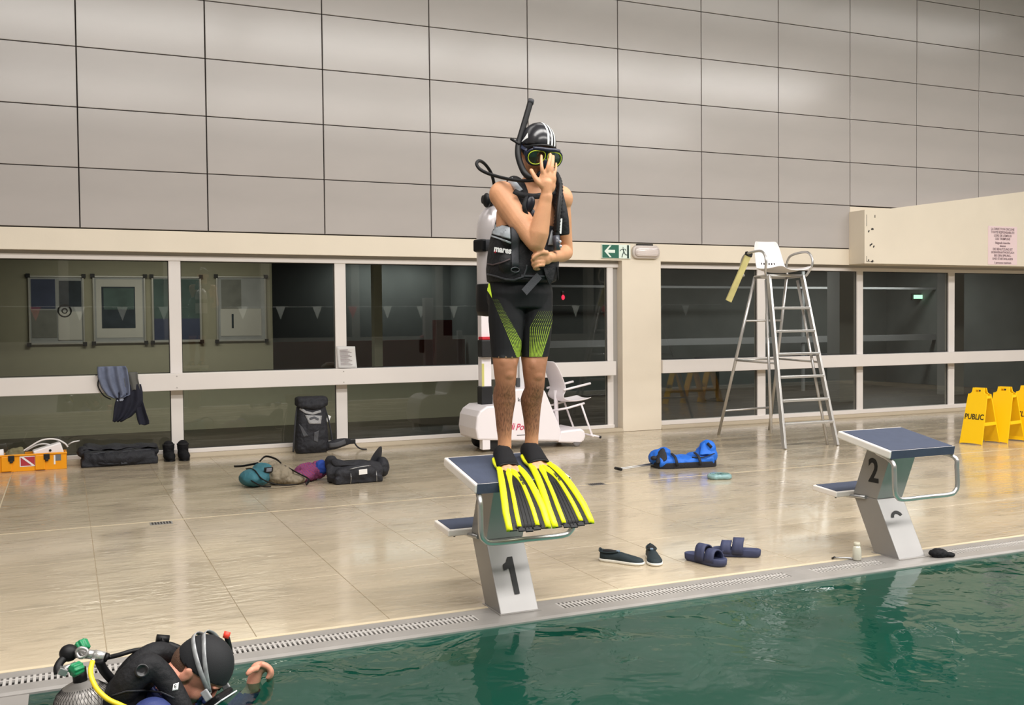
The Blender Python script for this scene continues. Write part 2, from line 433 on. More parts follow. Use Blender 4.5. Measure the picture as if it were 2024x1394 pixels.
for xa, xb in ((1.58, 2.02), (3.42, 3.60), (4.09, 4.53), (6.6, 6.7), (9.1, 9.2), (11.6, 11.7)): pl.b2((xa, -6.69, -.012), (xb, -6.597, -.0005))
pl.build('cover_plate', M['steel_lip'], lip)
# side ledge of the pool, towards the camera
sl = MB(); sl.b2((POOL_L-2.8, -18.6, -.45), (POOL_L, LIPF, -.012))
struct(sl.build('trim_pool_side', mat('side_ledge_steel', (150, 146, 142), rough=.4, metal=.2)))

# ------------------------------------------------------------------ back wall: panels, lintel, pillar, sill
PB, PH, PW, PX = 2.392, .604, 1.2465, -.013
wb = struct(MB().b2((X0, .035, PB-.02), (X1, .30, 7.0)).build('wall_back', M['joint']))
pn_me = {}
def panel(x0, x1, z0, z1):
    key = (round(x1-x0, 3), round(z1-z0, 3))
    if key not in pn_me:
        a, b = (x1-x0)/2-.006, (z1-z0)/2-.0045; c = .003; t = MB()
        r0 = [(-a, .03, -b), (a, .03, -b), (a, .03, b), (-a, .03, b)]; r1 = [(p[0], c, p[2]) for p in r0]
        a -= c; b -= c; r2 = [(-a, 0, -b), (a, 0, -b), (a, 0, b), (-a, 0, b)]
        t.add(r0+r1+r2, [(8, 9, 10, 11)] + [q for i in range(4) for q in ((i, (i+1) % 4, 4+(i+1) % 4, 4+i), (4+i, 4+(i+1) % 4, 8+(i+1) % 4, 8+i))])
        me = t.mesh('panel'); me.materials.append(M['panel']); pn_me[key] = me
    o = bpy.data.objects.new('panel', pn_me[key]); COL.objects.link(o); o.location = ((x0+x1)/2, 0, (z0+z1)/2); o.parent = wb
for c in range(-2, 13):
    for r_ in range(0, 7):
        if r_ == 0 and c >= 8: continue
        panel(PX+c*PW, PX+(c+1)*PW, PB+r_*PH, PB+(r_+1)*PH)
PXE = PX+8*PW
lt = MB()
lt.b2((X0, .004, 2.165), (PXE, .34, PB-.008))
lt.b2((PXE, .004, 2.165), (X1, .34, PB+PH-.012))
struct(lt.build('trim_lintel', M['cream'], None, bevel=.003))
# window niches: head profile
hd = MB(); hd.b2((X0, .16, 2.085), (6.26, .26, 2.165)); hd.b2((6.833, .16, 2.085), (X1, .26, 2.165)); hd.b2((X0, .10, 2.13), (6.26, .16, 2.165)); hd.b2((6.833, .10, 2.13), (X1, .16, 2.165))
struct(hd.build('trim_window_head', M['alu_grey']))
pil = MB(); pil.b2((6.262, 0.003, 0), (6.835, .40, 2.165))
struct(pil.build('wall_pillar', M['cream'], None, bevel=.004))
# cream balcony wall rising to the right, standing proud of the panels
rp = MB()
def ramp_top(x): return 2.905 + max(0, x-10.15)*.133
rp.prism([(9.94, 2.166), (X1, 2.166), (X1, ramp_top(X1)), (10.15, ramp_top(10.15)), (9.94, 2.905)], 1, -.30, .003)
rw = struct(rp.build('wall_ramp', M['cream'], None, bevel=.003))
ck = MB(); random.seed(3)
for z in (2.21, 2.42, 2.63):
    for i in range(3):
        a, b = 10.0+random.random()*.05+i*.035, z+random.uniform(-.02, .02)
        ck.box((a, -.302, b), (.018, .003, .014+random.random()*.02), (0, random.random(), 0))
ck.b2((9.975, -.302, 2.19), (9.981, -.299, 2.27)); ck.b2((9.975, -.302, 2.19), (10.11, -.299, 2.196)); ck.b2((9.975, -.302, 2.68), (9.981, -.299, 2.84)); ck.b2((10.12, -.302, 2.80), (10.132, -.299, 2.84))
ck.build('chipped_spots', M['seal'], rw)
# sill along the floor under the windows
sk = MB(); sk.prism([(-.012, 0), (.30, 0), (.30, .045), (.02, .045), (-.012, .012)], 0, X0, 6.262); sk.prism([(-.012, 0), (.30, 0), (.30, .045), (.02, .045), (-.012, .012)], 0, 6.835, X1)
struct(sk.build('baseboard_back', mat('sill_stone', (186, 172, 150), rough=.5)))

# ------------------------------------------------------------------ windows
FY0, FY1 = .10, .17
def window(name, xa, xb, lbl):
    t = bpy.data.objects.new(name, None); COL.objects.link(t); t['kind'] = 'structure'; t['label'] = lbl
    return t
def post(p, x0, x1, z0, z1): MB().b2((x0, FY0, z0), (x1, FY1, z1)).build('mullion', M['alu'], p, bevel=.004)
def bay(p, x0, x1):
    MB().b2((x0, .130, .085), (x1, .138, .72)).build('pane', M['glass'], p)
    MB().b2((x0, .130, .90), (x1, .138, 2.08)).build('pane', M['glass'], p)
    sg = MB()
    for (za, zb) in ((.088, .72), (.90, 2.078)):
        e = .007
        sg.b2((x0, .122, za), (x0+e, .13, zb)); sg.b2((x1-e, .122, za), (x1, .13, zb)); sg.b2((x0, .122, zb-e), (x1, .13, zb)); sg.b2((x0, .122, za), (x1, .13, za+e))
    sg.build('seal', M['seal'], p)
w1 = window('window_1', X0, 6.26, 'wide glazed front of three bays left of the cream pillar, white frame with a broad white rail')
Lm = [(-1.0, -.88), (.833, .955), (2.605, 2.732), (6.10, 6.185)]
post(w1, -3.0, -2.9, .04, 2.13)
for a, b in Lm: post(w1, a, b, .045, 2.085)
for (a, b) in ((-2.9, -1.0), (-.88, .833), (.955, 2.605), (2.732, 6.10)): bay(w1, a, b)
MB().b2((X0, FY0-.01, 2.08), (6.26, FY1+.01, 2.13)).build('head_frame', M['alu'], w1, bevel=.004)
MB().b2((X0, FY0-.02, .045), (6.185, FY1+.01, .088)).build('bottom_frame', M['alu'], w1, bevel=.004)
MB().b2((6.185, FY0+.03, .045), (6.262, FY1+.02, 2.13)).build('side_frame', M['alu_grey'], w1, bevel=.003)
MB().b2((X0, -.03, .72), (6.15, FY0, .898)).build('rail', M['alu'], w1, bevel=.005)
bt = MB()
for xx in (.885, 2.66):
    for z in (.75, .87): bt.lathe([(.006, 0), (.006, .004), (.004, .006)], (xx, -.03, z), 8, axis=(0, -1, 0))
bt.build('bolt', M['alu_grey'], w1)
w2 = window('window_2', 6.83, X1, 'glazed front right of the cream pillar, dark panes in a white frame behind the lifeguard chair')
Rm = [(8.43, 8.566), (10.178, 10.291), (11.953, 12.077), (13.73, 13.85), (15.5, 15.62)]
MB().b2((6.835, FY0, .045), (6.86, FY1, 2.13)).build('side_frame', M['alu_grey'], w2)
for a, b in Rm: post(w2, a, b, .045, 2.085)
xs_ = [6.86] + [v for ab in Rm for v in ab] + [16.4]
for i in range(0, len(xs_), 2): bay(w2, xs_[i], xs_[i+1])
MB().b2((6.86, FY0-.01, 2.08), (X1, FY1+.01, 2.13)).build('head_frame', M['alu'], w2, bevel=.004)
MB().b2((6.86, FY0-.02, .045), (X1, FY1+.01, .10)).build('bottom_frame', M['alu'], w2, bevel=.004)
MB().b2((6.838, -.03, .725), (X1, FY0, .893)).build('rail', M['alu'], w2, bevel=.005)

# ------------------------------------------------------------------ corridor behind the glass
struct(MB().b2((X0-.2, .30, -.10), (X1+.2, 11.2, -.001)).build('floor_corridor', M['cor_floor']))
struct(MB().b2((X0-.2, .34, 2.62), (X1+.2, 11.2, 2.70)).build('ceiling_corridor', M['cor_dark']))
cw = MB(); cw.b2((X0, 3.0, 0), (2.45, 3.15, 2.62)); cw.b2((2.45, 3.0, 0), (6.3, 3.15, .70)); cw.b2((2.45, 3.0, 2.35), (6.3, 3.15, 2.62)); cw.b2((3.9, 3.0, .7), (4.02, 3.15, 2.35))
struct(cw.build('wall_corridor', M['cor_wall']))
cd_ = MB(); cd_.b2((2.45, 6.0, 0), (X1, 6.1, 2.62)); cd_.b2((6.2, 3.0, 0), (6.35, 6.0, 2.62)); cd_.b2((X0-.1, .34, 0), (X0, 6.1, 2.62)); cd_.b2((X1, .34, 0), (X1+.1, 6.1, 2.62))
struct(cd_.build('wall_corridor_rear', M['cor_dark']))
co = MB()
for x_, y_ in ((8.2, 2.7), (11.75, 2.2), (14.5, 2.4)): co.b2((x_, y_, 0), (x_+.34, y_+.3, 2.62))
struct(co.build('wall_corridor_column', mat('corridor_column', (150, 148, 144), rough=.7)))
ct = MB(); ct.b2((2.45, 2.96, .70), (6.2, 3.3, .76))
struct(ct.build('trim_counter', mat('counter_top', (150, 160, 162), rough=.4)))
cr = MB(); cr.b2((6.4, 4.6, .95), (X1, 4.66, 1.07)); cr.b2((9.0, 4.62, 0), (9.06, 4.66, 2.6)); cr.b2((13.0, 4.62, 0), (13.06, 4.66, 2.6)); cr.b2((6.4, 4.6, 2.0), (X1, 4.66, 2.04))
struct(cr.build('trim_corridor_rail', mat('corridor_rail', (170, 170, 170), rough=.6)))

rb_ = MB(); rb_.b2((2.5, 5.2, .55), (6.15, 5.3, 1.12)); rb_.b2((5.35, 4.4, 0), (5.62, 4.6, 1.45))
struct(rb_.build('wall_corridor_counter', mat('dark_red_panel', (112, 52, 42), rough=.6)))
# dark round table with chairs deep in the right hand room
for k, (x_, y_, lab) in enumerate(((12.6, 3.4, 'dark round cafe table behind the panes above the yellow signs'), (10.2, 3.5, 'dark round cafe table in the dark room left of the green glow'))):
    tb = thing('cafe_table', lab, 'table', (x_, y_, 0))
    MB().lathe([(.38, .73), (.40, .74), (.40, .755), (.38, .765)], (x_, y_, 0), 28).build('table_top', M['seal'], tb)
    MB().lathe([(.22, 0), (.21, .02), (.035, .05), (.03, .73)], (x_, y_, 0), 20).build('pedestal', M['seal'], tb)
# framed notice boards on the corridor wall
paper = {k: mat('poster_'+k, c, rough=.7, var=v, vscale=s_) for k, c, v, s_ in (('pale', (170, 174, 176), .06, 6), ('blue', (70, 78, 104), .15, 5), ('dark', (52, 62, 72), .3, 7), ('teal', (80, 100, 98), .25, 5), ('white', (205, 205, 200), .03, 4), ('grey', (130, 132, 128), .12, 9), ('red', (150, 60, 60), .1, 4))}
def board(x0, x1, z0, z1, label, sheets):
    y = 2.995
    t = thing('notice_board', label, 'notice board', ((x0+x1)/2, y, z0), 0, 'notice boards in the corridor')
    MB().b2((x0, y-.012, z0), (x1, y, z1)).build('backing', paper['pale'], t)
    f = MB(); e = .018
    f.b2((x0, y-.028, z0), (x0+e, y-.012, z1)); f.b2((x1-e, y-.028, z0), (x1, y-.012, z1)); f.b2((x0, y-.028, z0), (x1, y-.012, z0+e)); f.b2((x0, y-.028, z1-e), (x1, y-.012, z1))
    f.build('frame', mat('board_frame', (200, 200, 196), rough=.35, metal=.4), t)
    for a in (x0, x1):
        for b in (z0, z1): MB().box((a, y-.022, b), (.05, .026, .05)).build('corner_cap', M['black'], t)
    for i, (a, b, c_, d, col) in enumerate(sheets):
        W_, H_ = x1-x0, z1-z0
        MB().b2((x0+a*W_, y-.015-.0015*i, z0+b*H_), (x0+c_*W_, y-.012, z0+d*H_)).build('sheet', paper[col], t)
board(-.585, .06, 1.175, 2.045, 'framed board of grey maps and notices, leftmost of the four behind glass', [(.05, .52, .48, .95, 'blue'), (.05, .1, .5, .5, 'grey'), (.55, .55, .95, .93, 'dark'), (.52, .06, .95, .48, 'white')])
ring = MB(); ring.tube([(-.17+.075*math.cos(a), 2.978, 1.60+.075*math.sin(a)) for a in [2*PI*i/28 for i in range(28)]], .010, 6, closed=True); ring.tube([(-.17+.03*math.cos(a), 2.978, 1.60+.03*math.sin(a)) for a in [2*PI*i/16 for i in range(16)]], .008, 6, closed=True)
ring.build('round_emblem', M['seal'], [o for o in COL.objects if o.name == 'notice_board'][0])
board(.165, .80, 1.18, 2.05, 'framed board with a dark poster in the middle, second from the left behind glass', [(.06, .08, .94, .95, 'white'), (.16, .22, .80, .84, 'dark'), (.2, .5, .78, .82, 'teal')])
board(.88, 1.505, 1.18, 2.05, 'framed board with a teal and navy poster, cut by the white mullion', [(.04, .34, .96, .96, 'teal'), (.04, .04, .96, .36, 'blue')])
board(1.70, 2.36, 1.18, 2.06, 'framed board with pale grey sheets, nearest the dark opening', [(.1, .5, .5, .95, 'grey'), (.08, .08, .9, .5, 'white'), (.3, .2, .34, .42, 'dark')])

# ------------------------------------------------------------------ hall shell outside the frame
struct(MB().b2((X0-.3, -19.0, 7.0), (X1+.3, .35, 7.1)).build('ceiling', M['ceil']))
struct(MB().b2((X0-.3, -19.1, -.3), (X0, .35, 7.0)).build('wall_left', M['hall_wall']))
struct(MB().b2((X1, -19.1, -.3), (X1+.3, .35, 7.0)).build('wall_right', M['hall_wall']))
fw = MB(); fw.b2((X0, -19.1, -.3), (X1, -18.6, 1.0)); fw.b2((X0, -19.1, 4.5), (X1, -18.6, 7.0))
for i in range(8): fw.b2((X0+i*2.7, -18.9, 1.0), (X0+i*2.7+.25, -18.6, 4.5))
struct(fw.build('wall_front', M['hall_wall']))
# ------------------------------------------------------------------ starting blocks
M['navy'] = mat('navy_antislip', (58, 66, 86), rough=.75, var=.08, vscale=20, bump=.25, bscale=400)
M['white_edge'] = mat('white_gelcoat', (232, 226, 220), rough=.35)
M['blocksteel'] = mat('satin_steel_sheet', (158, 156, 155), rough=.42, metal=.5, var=.04, vscale=4, stretch=(1, 1, .3))
M['ink'] = mat('black_lettering', (20, 20, 20), rough=.6)
def ZP(y): return .65+.183*(y+6.75)
def starting_block(cx, num, label):
    t = thing('starting_block', label, 'starting block', (cx, -6.56, 0), 0, 'starting blocks at the pool edge')
    # post: lower part leans away from the pool, upper part leans back over it
    def prof(e=0.):
        return [(-6.66, .0), (-6.46, .0), (-6.285, .33), (-6.425, ZP(-6.425)-.05), (-6.605, ZP(-6.605)-.05), (-6.485, .325)]
    pb = MB(); pb.prism([(-6.66, 0), (-6.46, 0), (-6.285, .33), (-6.485, .325)], 0, cx-.1, cx+.1)
    pb.build('post', M['blocksteel'], t, bevel=.004)
    pu = MB(); pu.prism([(-6.485, .325), (-6.285, .33), (-6.42, ZP(-6.42)-.045), (-6.605, ZP(-6.605)-.045)], 0, cx-.1, cx+.1)
    pu.build('post_head', M['blocksteel'], t, bevel=.004)
    MB().b2((cx-.108, -6.675, -.004), (cx+.108, -6.445, .003)).build('foot_plate', M['steel_lip'], t)
    # platform
    s = math.atan(.183); R = Matrix.Rotation(s, 3, 'X')
    c = Vector((cx-.01, -6.54, ZP(-6.54)))
    pf = MB()
    n_ = R @ Vector((0, 0, 1))
    pf.box(c - n_*.023, (.50, .43, .046), R, bev=.008)
    pf.build('platform', M['white_edge'], t)
    tr = MB(); tr.box(c + n_*.0005 - (R @ Vector((0, .006, 0))), (.468, .40, .004), R); tr.box(c - n_*.022 - (R @ Vector((0, .2155, 0))), (.482, .005, .047), R)
    tr.build('antislip_mat', M['navy'], t)
    # grab rail
    k = .24; y = -6.755
    pts = [(cx-.10, -6.50, .62), (cx-.17, -6.56, .615), (cx-.225, -6.70, .60), (cx-k, y, .575), (cx-k, y-.005, .53), (cx-k, y-.01, .43), (cx-k+.015, y-.01, .395), (cx-k+.06, y-.01, .375), (cx, y-.01, .375),
           (cx+k-.06, y-.01, .375), (cx+k-.015, y-.01, .395), (cx+k, y-.01, .43), (cx+k, y-.005, .53), (cx+k, y, .575), (cx+.225, -6.70, .60), (cx+.17, -6.56, .615), (cx+.10, -6.50, .62)]
    MB().tube(pts, .0135, 12, sub=4).build('grab_rail', M['chrome'], t)
    # rear step
    st = MB(); st.box((cx, -6.165, .335), (.44, .215, .034), (math.radians(4), 0, 0), bev=.006); st.build('step', M['white_edge'], t)
    MB().box((cx, -6.165, .3535), (.405, .185, .003), (math.radians(4), 0, 0)).build('step_mat', M['navy'], t)
    for sx in (-1, 1):
        MB().tube([(cx+sx*.107, -6.40, .325), (cx+sx*.107, -6.27, .312), (cx+sx*.107, -6.10, .305)], .011, 10).build('step_bracket', M['steel'], t)
    MB().lathe([(.006, -.025), (.006, .0)], (cx-.16, -6.2, .318), 8).build('bolt', M['black'], t)
    # lane numerals
    lowx = Vector((1, 0, 0)); lowy = Vector((0, .175, .325)).normalized()
    cface = Vector((cx-.012, -6.575, .160)) + Vector((0, -.0022, .0005))
    if num == '1':
        nb = MB()
        def q(pts):
            nrm = Vector((0, -.88, .47)).normalized()
            vs = [cface + lowx*a*.019 + lowy*b*.03 + nrm*.0012 for a, b in pts]
            nb.add(vs, [tuple(range(len(vs)))])
        q([(.2, -3.1), (1.6, -3.1), (1.6, 3.1), (.2, 3.1)]); q([(.2, 3.1), (-.3, 2.35), (-1.4, 1.95), (-1.4, .95), (.2, 1.25)])
        nb.build('numeral', M['ink'], t)
    else:
        nb = MB(); nrm = Vector((0, -.88, .47)).normalized(); vs = []; n = 14
        for r_ in (.044, .026):
            for i in range(n+1):
                a = math.radians(22) + math.radians(150)*i/n
                vs.append(Vector((cx+.0, -6.545, .215)) + lowx*math.cos(a)*r_*1.05 + lowy*math.sin(a)*r_ + nrm*.0035)
        nb.add(vs, [(i, i+1, n+2+i, n+1+i) for i in range(n)]); nb.build('numeral', M['ink'], t)
        up = Vector((0, -.135, .30)).normalized()
        text('numeral', '2', .20, M['ink'], t, (cx-.1015, -6.455, .485), (0, -1, 0), up, .0008, .004, .85)
    return t
starting_block(1.80, '1', 'starting block numbered 1, the diver stands on its navy platform')
starting_block(4.315, '2', 'starting block numbered 2 with an empty navy platform')

# ------------------------------------------------------------------ exit sign and emergency lamp on the lintel
t = thing('exit_sign', 'green and white emergency exit sign with left arrow and running figure', 'sign', (6.17, -.01, 2.19))
M['sign_green'] = mat('sign_green', (36, 104, 84), rough=.4); M['sign_white'] = mat('sign_white', (232, 246, 236), rough=.4)
MB().b2((5.965, -.016, 2.188), (6.375, .006, 2.362)).build('plate', M['sign_white'], t, bevel=.002)
MB().b2((5.97, -.0185, 2.194), (6.205, -.014, 2.357)).build('green_field', M['sign_green'], t)
ar = MB(); y_ = -.0205
def flat(mb, pts, cx, cz, s, y=y_): mb.add([(cx+a*s, y, cz+b*s) for a, b in pts], [tuple(range(len(pts)))])
flat(ar, [(-1, 0), (-.05, .95), (.32, .95), (-.36, .24), (.95, .24), (.95, -.24), (-.36, -.24), (.32, -.95), (-.05, -.95)], 6.075, 2.276, .078)
a_ = ar.build('arrow', M['sign_white'], t)
dr = MB(); dr.b2((6.325, -.0185, 2.194), (6.352, -.014, 2.357)); dr.build('door_mark', mat('sign_dark_green', (40, 66, 56), rough=.5), t)
rm = MB(); cx, cz, s = 6.265, 2.276, .06
rm.tube([(cx+.0, -.018, cz+.052), (cx+.001, -.018, cz+.053)], .010, 8)
for pts, r_ in (([(.0, .62), (.25, -.1)], .011), ([(.0, .55), (-.5, .35), (-.75, .05)], .006), ([(.05, .55), (.6, .5), (.75, .1)], .006), ([(.2, -.1), (-.15, -.7), (-.25, -1.2)], .008), ([(.25, -.1), (.6, -.65), (1.05, -.7)], .008)):
    rm.tube([(cx+a*s, -.018, cz+b*s) for a, b in pts], r_*.75, 6, flat=.25, up=(0, 1, 0))
rm.build('running_figure', MATS['sign_dark_green'], t)
t = thing('emergency_lamp', 'oblong ribbed bulkhead lamp beside the green exit sign', 'lamp', (6.6, -.03, 2.2))
lb = MB(); lb.tube([(6.475, .0, 2.275), (6.725, .0, 2.275)], .082, 20, flat=.5, up=(0, 1, 0)); 
def oblong(w, h, r, y, n=6):
    out = []
    for (sx, sz, a0) in ((1, 1, 0), (-1, 1, 90), (-1, -1, 180), (1, -1, 270)):
        for i in range(n+1):
            a = math.radians(a0+90*i/n); out.append((6.6+sx*(w-r)+math.cos(a)*r, y, 2.275+sz*(h-r)+math.sin(a)*r))
    return out
lb = MB(); lb.loft([oblong(.2, .083, .07, .004), oblong(.2, .083, .07, -.03), oblong(.192, .075, .062, -.04)], 0); lb.build('housing', mat('lamp_housing', (214, 204, 198), rough=.4), t)
df = MB(); df.loft([oblong(.178, .062, .05, -.036), oblong(.172, .056, .045, -.062), oblong(.15, .04, .034, -.07)], 0); df.build('diffuser', mat('lamp_diffuser', (226, 214, 210), rough=.12, spec=.8, coat=.6), t)
rb = MB()
for dz in (-.03, -.01, .012, .033): rb.tube([(6.44, -.068, 2.275+dz), (6.76, -.068, 2.275+dz)], .004, 6)
rb.build('rib', MATS['lamp_diffuser'], t); bpy.data.objects['rib']['kind'] = 'stuff'
MB().b2((6.47, -.03, 2.358), (6.70, .004, 2.378)).build('cable_duct', M['seal'], t)

# ------------------------------------------------------------------ notice on the cream ramp wall
t = thing('notice_sheet', 'pale pink notice sheet with dark lines of text on the cream ramp wall', 'notice', (12.6, -.30, 2.18))
M['pink'] = mat('pink_paper', (240, 216, 218), rough=.6); M['faint_ink'] = mat('notice_ink', (110, 84, 92), rough=.8)
MB().b2((12.30, -.304, 2.185), (12.90, -.3005, 2.755)).build('paper', M['pink'], t)
for i, (s, z, sz) in enumerate((('LA DIRECTION DECLINE', 2.712, .048), ('TOUTE RESPONSABILITE', 2.664, .048), ("LORS DE L'EMPLOI", 2.614, .048), ('DES TREMPLINS', 2.566, .048), ('Baignade interdite', 2.508, .046), ('dessous', 2.464, .042), ('DIE BENUTZUNG IST', 2.414, .048), ('EIGENVERANTWORTLICH', 2.366, .044), ('BEI DEN SPRUNG-', 2.320, .048), ('UND STARTANLAGEN', 2.272, .046), ('1 personne maximum', 2.214, .044))):
    text('text_line', s, sz, M['faint_ink'], t, (12.60, -.3055, z), (1, 0, 0), (0, 0, 1), .0004, .0006, .92)
# paper taped on the second mullion
t = thing('paper_sheet', 'curled white paper in a sleeve taped to the white mullion above the rail', 'paper', (2.72, .08, .9))
pp = MB(); n = 8; vs = []
for j in range(n+1):
    v = j/n
    for i in range(n+1):
        u = i/n
        vs.append((2.612+.208*u+.012*(1-v), .088-.028*math.sin(v*PI)*0-.035*(1-v)**2-.02*u*u, .905+.245*v-.006*u))
pp.add(vs, [(j*(n+1)+i, j*(n+1)+i+1, (j+1)*(n+1)+i+1, (j+1)*(n+1)+i) for j in range(n) for i in range(n)], 0, True)
pp.build('sheet', mat('white_paper', (206, 204, 202), rough=.5), t, solid=.0015)
tl = MB()
for j in range(12): tl.b2((2.645, .040+.003*(j/12)*14-.002, .94+j*.015), (2.78-.02*(j % 3), .041+.003*(j/12)*14, .943+j*.015))
tag(tl.build('text_line', MATS['notice_ink'], t), kind='stuff')

# ------------------------------------------------------------------ lifeguard chair
M['alu_tube'] = mat('satin_aluminium_tube', (200, 198, 196), rough=.3, metal=.7)
t = thing('lifeguard_chair', 'tall aluminium lifeguard chair with a ladder of six treads and white seat', 'chair', (7.4, -1.6, 0))
FL, FR, BL, BR = Vector((6.90, -2.34, 0)), Vector((7.625, -2.34, 0)), Vector((7.10, -.86, 0)), Vector((7.98, -.72, 0))
TFL, TFR, TBL, TBR = Vector((7.12, -1.80, 1.90)), Vector((7.60, -1.80, 1.90)), Vector((7.22, -1.42, 1.90)), Vector((7.70, -1.40, 1.90))
def flatbar(mb, a, b, w, d, up=(0, 1, 0)):
    a, b = Vector(a), Vector(b); z = (b-a); L_ = z.length; z.normalize(); x = Vector(up).cross(z).normalized(); y = z.cross(x)
    R = Matrix((x, y, z)).transposed(); return mb.box((a+b)/2, (w, d, L_), R)
for (a, b, nm, w_) in ((FL, TFL, 'ladder_rail', .03), (FR, TFR, 'ladder_rail', .03)):
    flatbar(MB(), a, b, w_, .055).build(nm, M['alu_tube'], t, bevel=.003)
for (a, b) in ((BL, TBL), (BR, TBR)): MB().tube([a, b], .018, 10).build('rear_leg', M['alu_tube'], t)
MB().tube([FR+Vector((-.045, .10, 0)), TFR+Vector((-.03, .05, -.05))], .016, 10).build('brace_leg', M['alu_tube'], t)
MB().tube([FL+Vector((.0, .22, .15)), TFL+Vector((.0, .05, -.05))], .016, 10).build('brace_leg', M['alu_tube'], t)
for z in (.26, .51, .765, 1.017, 1.27, 1.53):
    f_ = z/1.9; a = FL.lerp(TFL, f_); b = FR.lerp(TFR, f_)
    MB().box(((a.x+b.x)/2, a.y, z), (b.x-a.x-.025, .085, .028), (0, 0, 0), bev=.004).build('tread', M['alu_tube'], t)
def lp(a, b, z): return a.lerp(b, z/b.z)
for (p, q) in ((lp(BL, TBL, 1.39), lp(BR, TBR, 1.39)), (lp(BL, TBL, .92), lp(FL, TFL, .915)), (lp(BR, TBR, .92), lp(FR, TFR, .915)), (lp(BL, TBL, .92), lp(BR, TBR, .92)), (lp(BL, TBL, .30), lp(BR, TBR, .30))):
    MB().tube([p, q], .012, 8).build('cross_bar', M['alu_tube'], t)
for p, q in ((TFL, TBL), (TFR, TBR), (TFL, TFR), (TBL, TBR)): MB().tube([p, q], .017, 8).build('seat_frame', M['alu_tube'], t)
for X_, sg in ((TFL.x-.03, -1), (TFR.x+.11, 1)):
    pts = [(X_+sg*.01, -1.40, 1.91), (X_+sg*.02, -1.36, 2.0), (X_+sg*.02, -1.38, 2.10), (X_+sg*.02, -1.46, 2.165), (X_+sg*.02, -1.70, 2.185), (X_+sg*.02, -1.79, 2.14), (X_+sg*.02, -1.82, 2.05), (X_, -1.78, 1.95), (X_-sg*.03, -1.76, 1.90)]
    MB().tube(pts, .014, 10, sub=4).build('arm_rest', M['alu_tube'], t)
# moulded seat shell
sh = MB(); prof_ = [(-1.98, 1.955, .20), (-1.93, 1.965, .215), (-1.80, 1.945, .22), (-1.65, 1.94, .22), (-1.52, 1.955, .22), (-1.46, 2.0, .215), (-1.43, 2.08, .205), (-1.40, 2.18, .195), (-1.375, 2.27, .18), (-1.365, 2.325, .15)]
rows = []
for (y, z, hw) in prof_:
    row = []
    for i in range(13):
        u = -1+2*i/12; lift = .045*abs(u)**3
        bk = 1 if z > 1.99 else 0
        row.append((7.385+u*hw, y-(lift*1.2 if bk else 0), z+(0 if bk else lift)))
    rows.append(row)
sh.loft(rows, closed=False, cap=False)
sh.build('seat_shell', M['white'], t, solid=.010, subsurf=1)
hs = MB()
for i in range(8): hs.box((7.385-.13+i*.037, -1.452, 2.055), (.009, .008, .024))
tag(hs.build('slots', M['seal'], t), kind='stuff')
# strap / paddle hanging from the left arm rest
st_ = MB(); st_.box((0, 0, 0), (.06, .012, .60)); 
o = MB(); flatbar(o, (7.09, -1.47, 2.15), (6.86, -1.40, 1.62), .075, .02, up=(0, 1, 0))
tag(o.build('wooden_board', mat('weathered_board', (206, 196, 132), rough=.7, var=.12, vscale=9)), 'narrow yellowish wooden board hanging from the left arm of the lifeguard chair', 'board')
MB().box((7.095, -1.47, 2.16), (.085, .045, .05), (0, .3, 0), bev=.008).build('strap', M['seal'], bpy.data.objects['wooden_board'])

# ------------------------------------------------------------------ pool hoist on wheels
M['hoist'] = mat('white_hoist_shell', (240, 234, 238), rough=.35); M['red'] = mat('red_trim', (196, 30, 48), rough=.45)
t = thing('pool_hoist', 'white wheeled pool hoist with red script lettering behind the standing diver', 'hoist', (4.4, -.8, 0))
def rprism(pts, y0, y1, name, m, bev=.03):
    return MB().prism(pts, 1, y0, y1).build(name, m, t, bevel=bev)
rprism([(3.84, .14), (3.82, .26), (3.835, .39), (3.87, .45), (3.95, .50), (4.20, .505), (4.27, .66), (4.30, .675), (4.62, .675), (4.66, .62), (4.80, .30), (4.84, .20), (4.83, .07)], -1.08, -.55, 'shell', M['hoist'], .02)
rprism([(4.80, .06), (5.08, .035), (5.125, .06), (5.15, .11), (5.14, .17), (5.09, .20), (4.84, .185)], -1.08, -.55, 'front_shell', M['hoist'], .02)
MB().b2((3.90, -1.07, .03), (3.99, -.98, .15)).build('wheel_bracket', M['hoist'], t, bevel=.006)
for (x_, y_, r_, w_, nm, mt) in ((4.055, -1.0, .095, .05, 'wheel', M['black']), (4.055, -.60, .095, .05, 'wheel', M['black']), (5.04, -1.06, .05, .035, 'caster', mat('grey_rubber', (120, 116, 116), rough=.6)), (5.04, -.62, .05, .035, 'caster', MATS.get('grey_rubber'))):
    o = MB().lathe([(r_*.55, -w_/2), (r_*.92, -w_/2), (r_, -w_*.3), (r_, w_*.3), (r_*.92, w_/2), (r_*.55, w_/2)], (x_, y_, r_+.001), 24, axis=(0, 1, 0)).build(nm, mt, t)
    MB().lathe([(r_*.54, -w_*.38), (r_*.54, w_*.38)], (x_, y_, r_+.001), 18, axis=(0, 1, 0)).build('hub', M['alu_grey'], o)
MB().b2((3.975, -.87, .50), (4.11, -.74, .70)).build('mast_sleeve', M['black'], t, bevel=.008)
MB().b2((3.985, -.86, .69), (4.10, -.75, 1.72)).build('mast', M['hoist'], t, bevel=.008)
MB().b2((3.985, -.863, .70), (4.012, -.859, .95)).build('label_strip', mat('yellow_label', (206, 200, 120), rough=.6), t)
MB().b2((3.96, -.93, 1.02), (4.13, -.80, 1.21)).build('control_box', M['black'], t, bevel=.012)
MB().b2((3.97, -.92, 1.21), (4.10, -.80, 1.245)).build('control_cap', M['red'], t, bevel=.008)
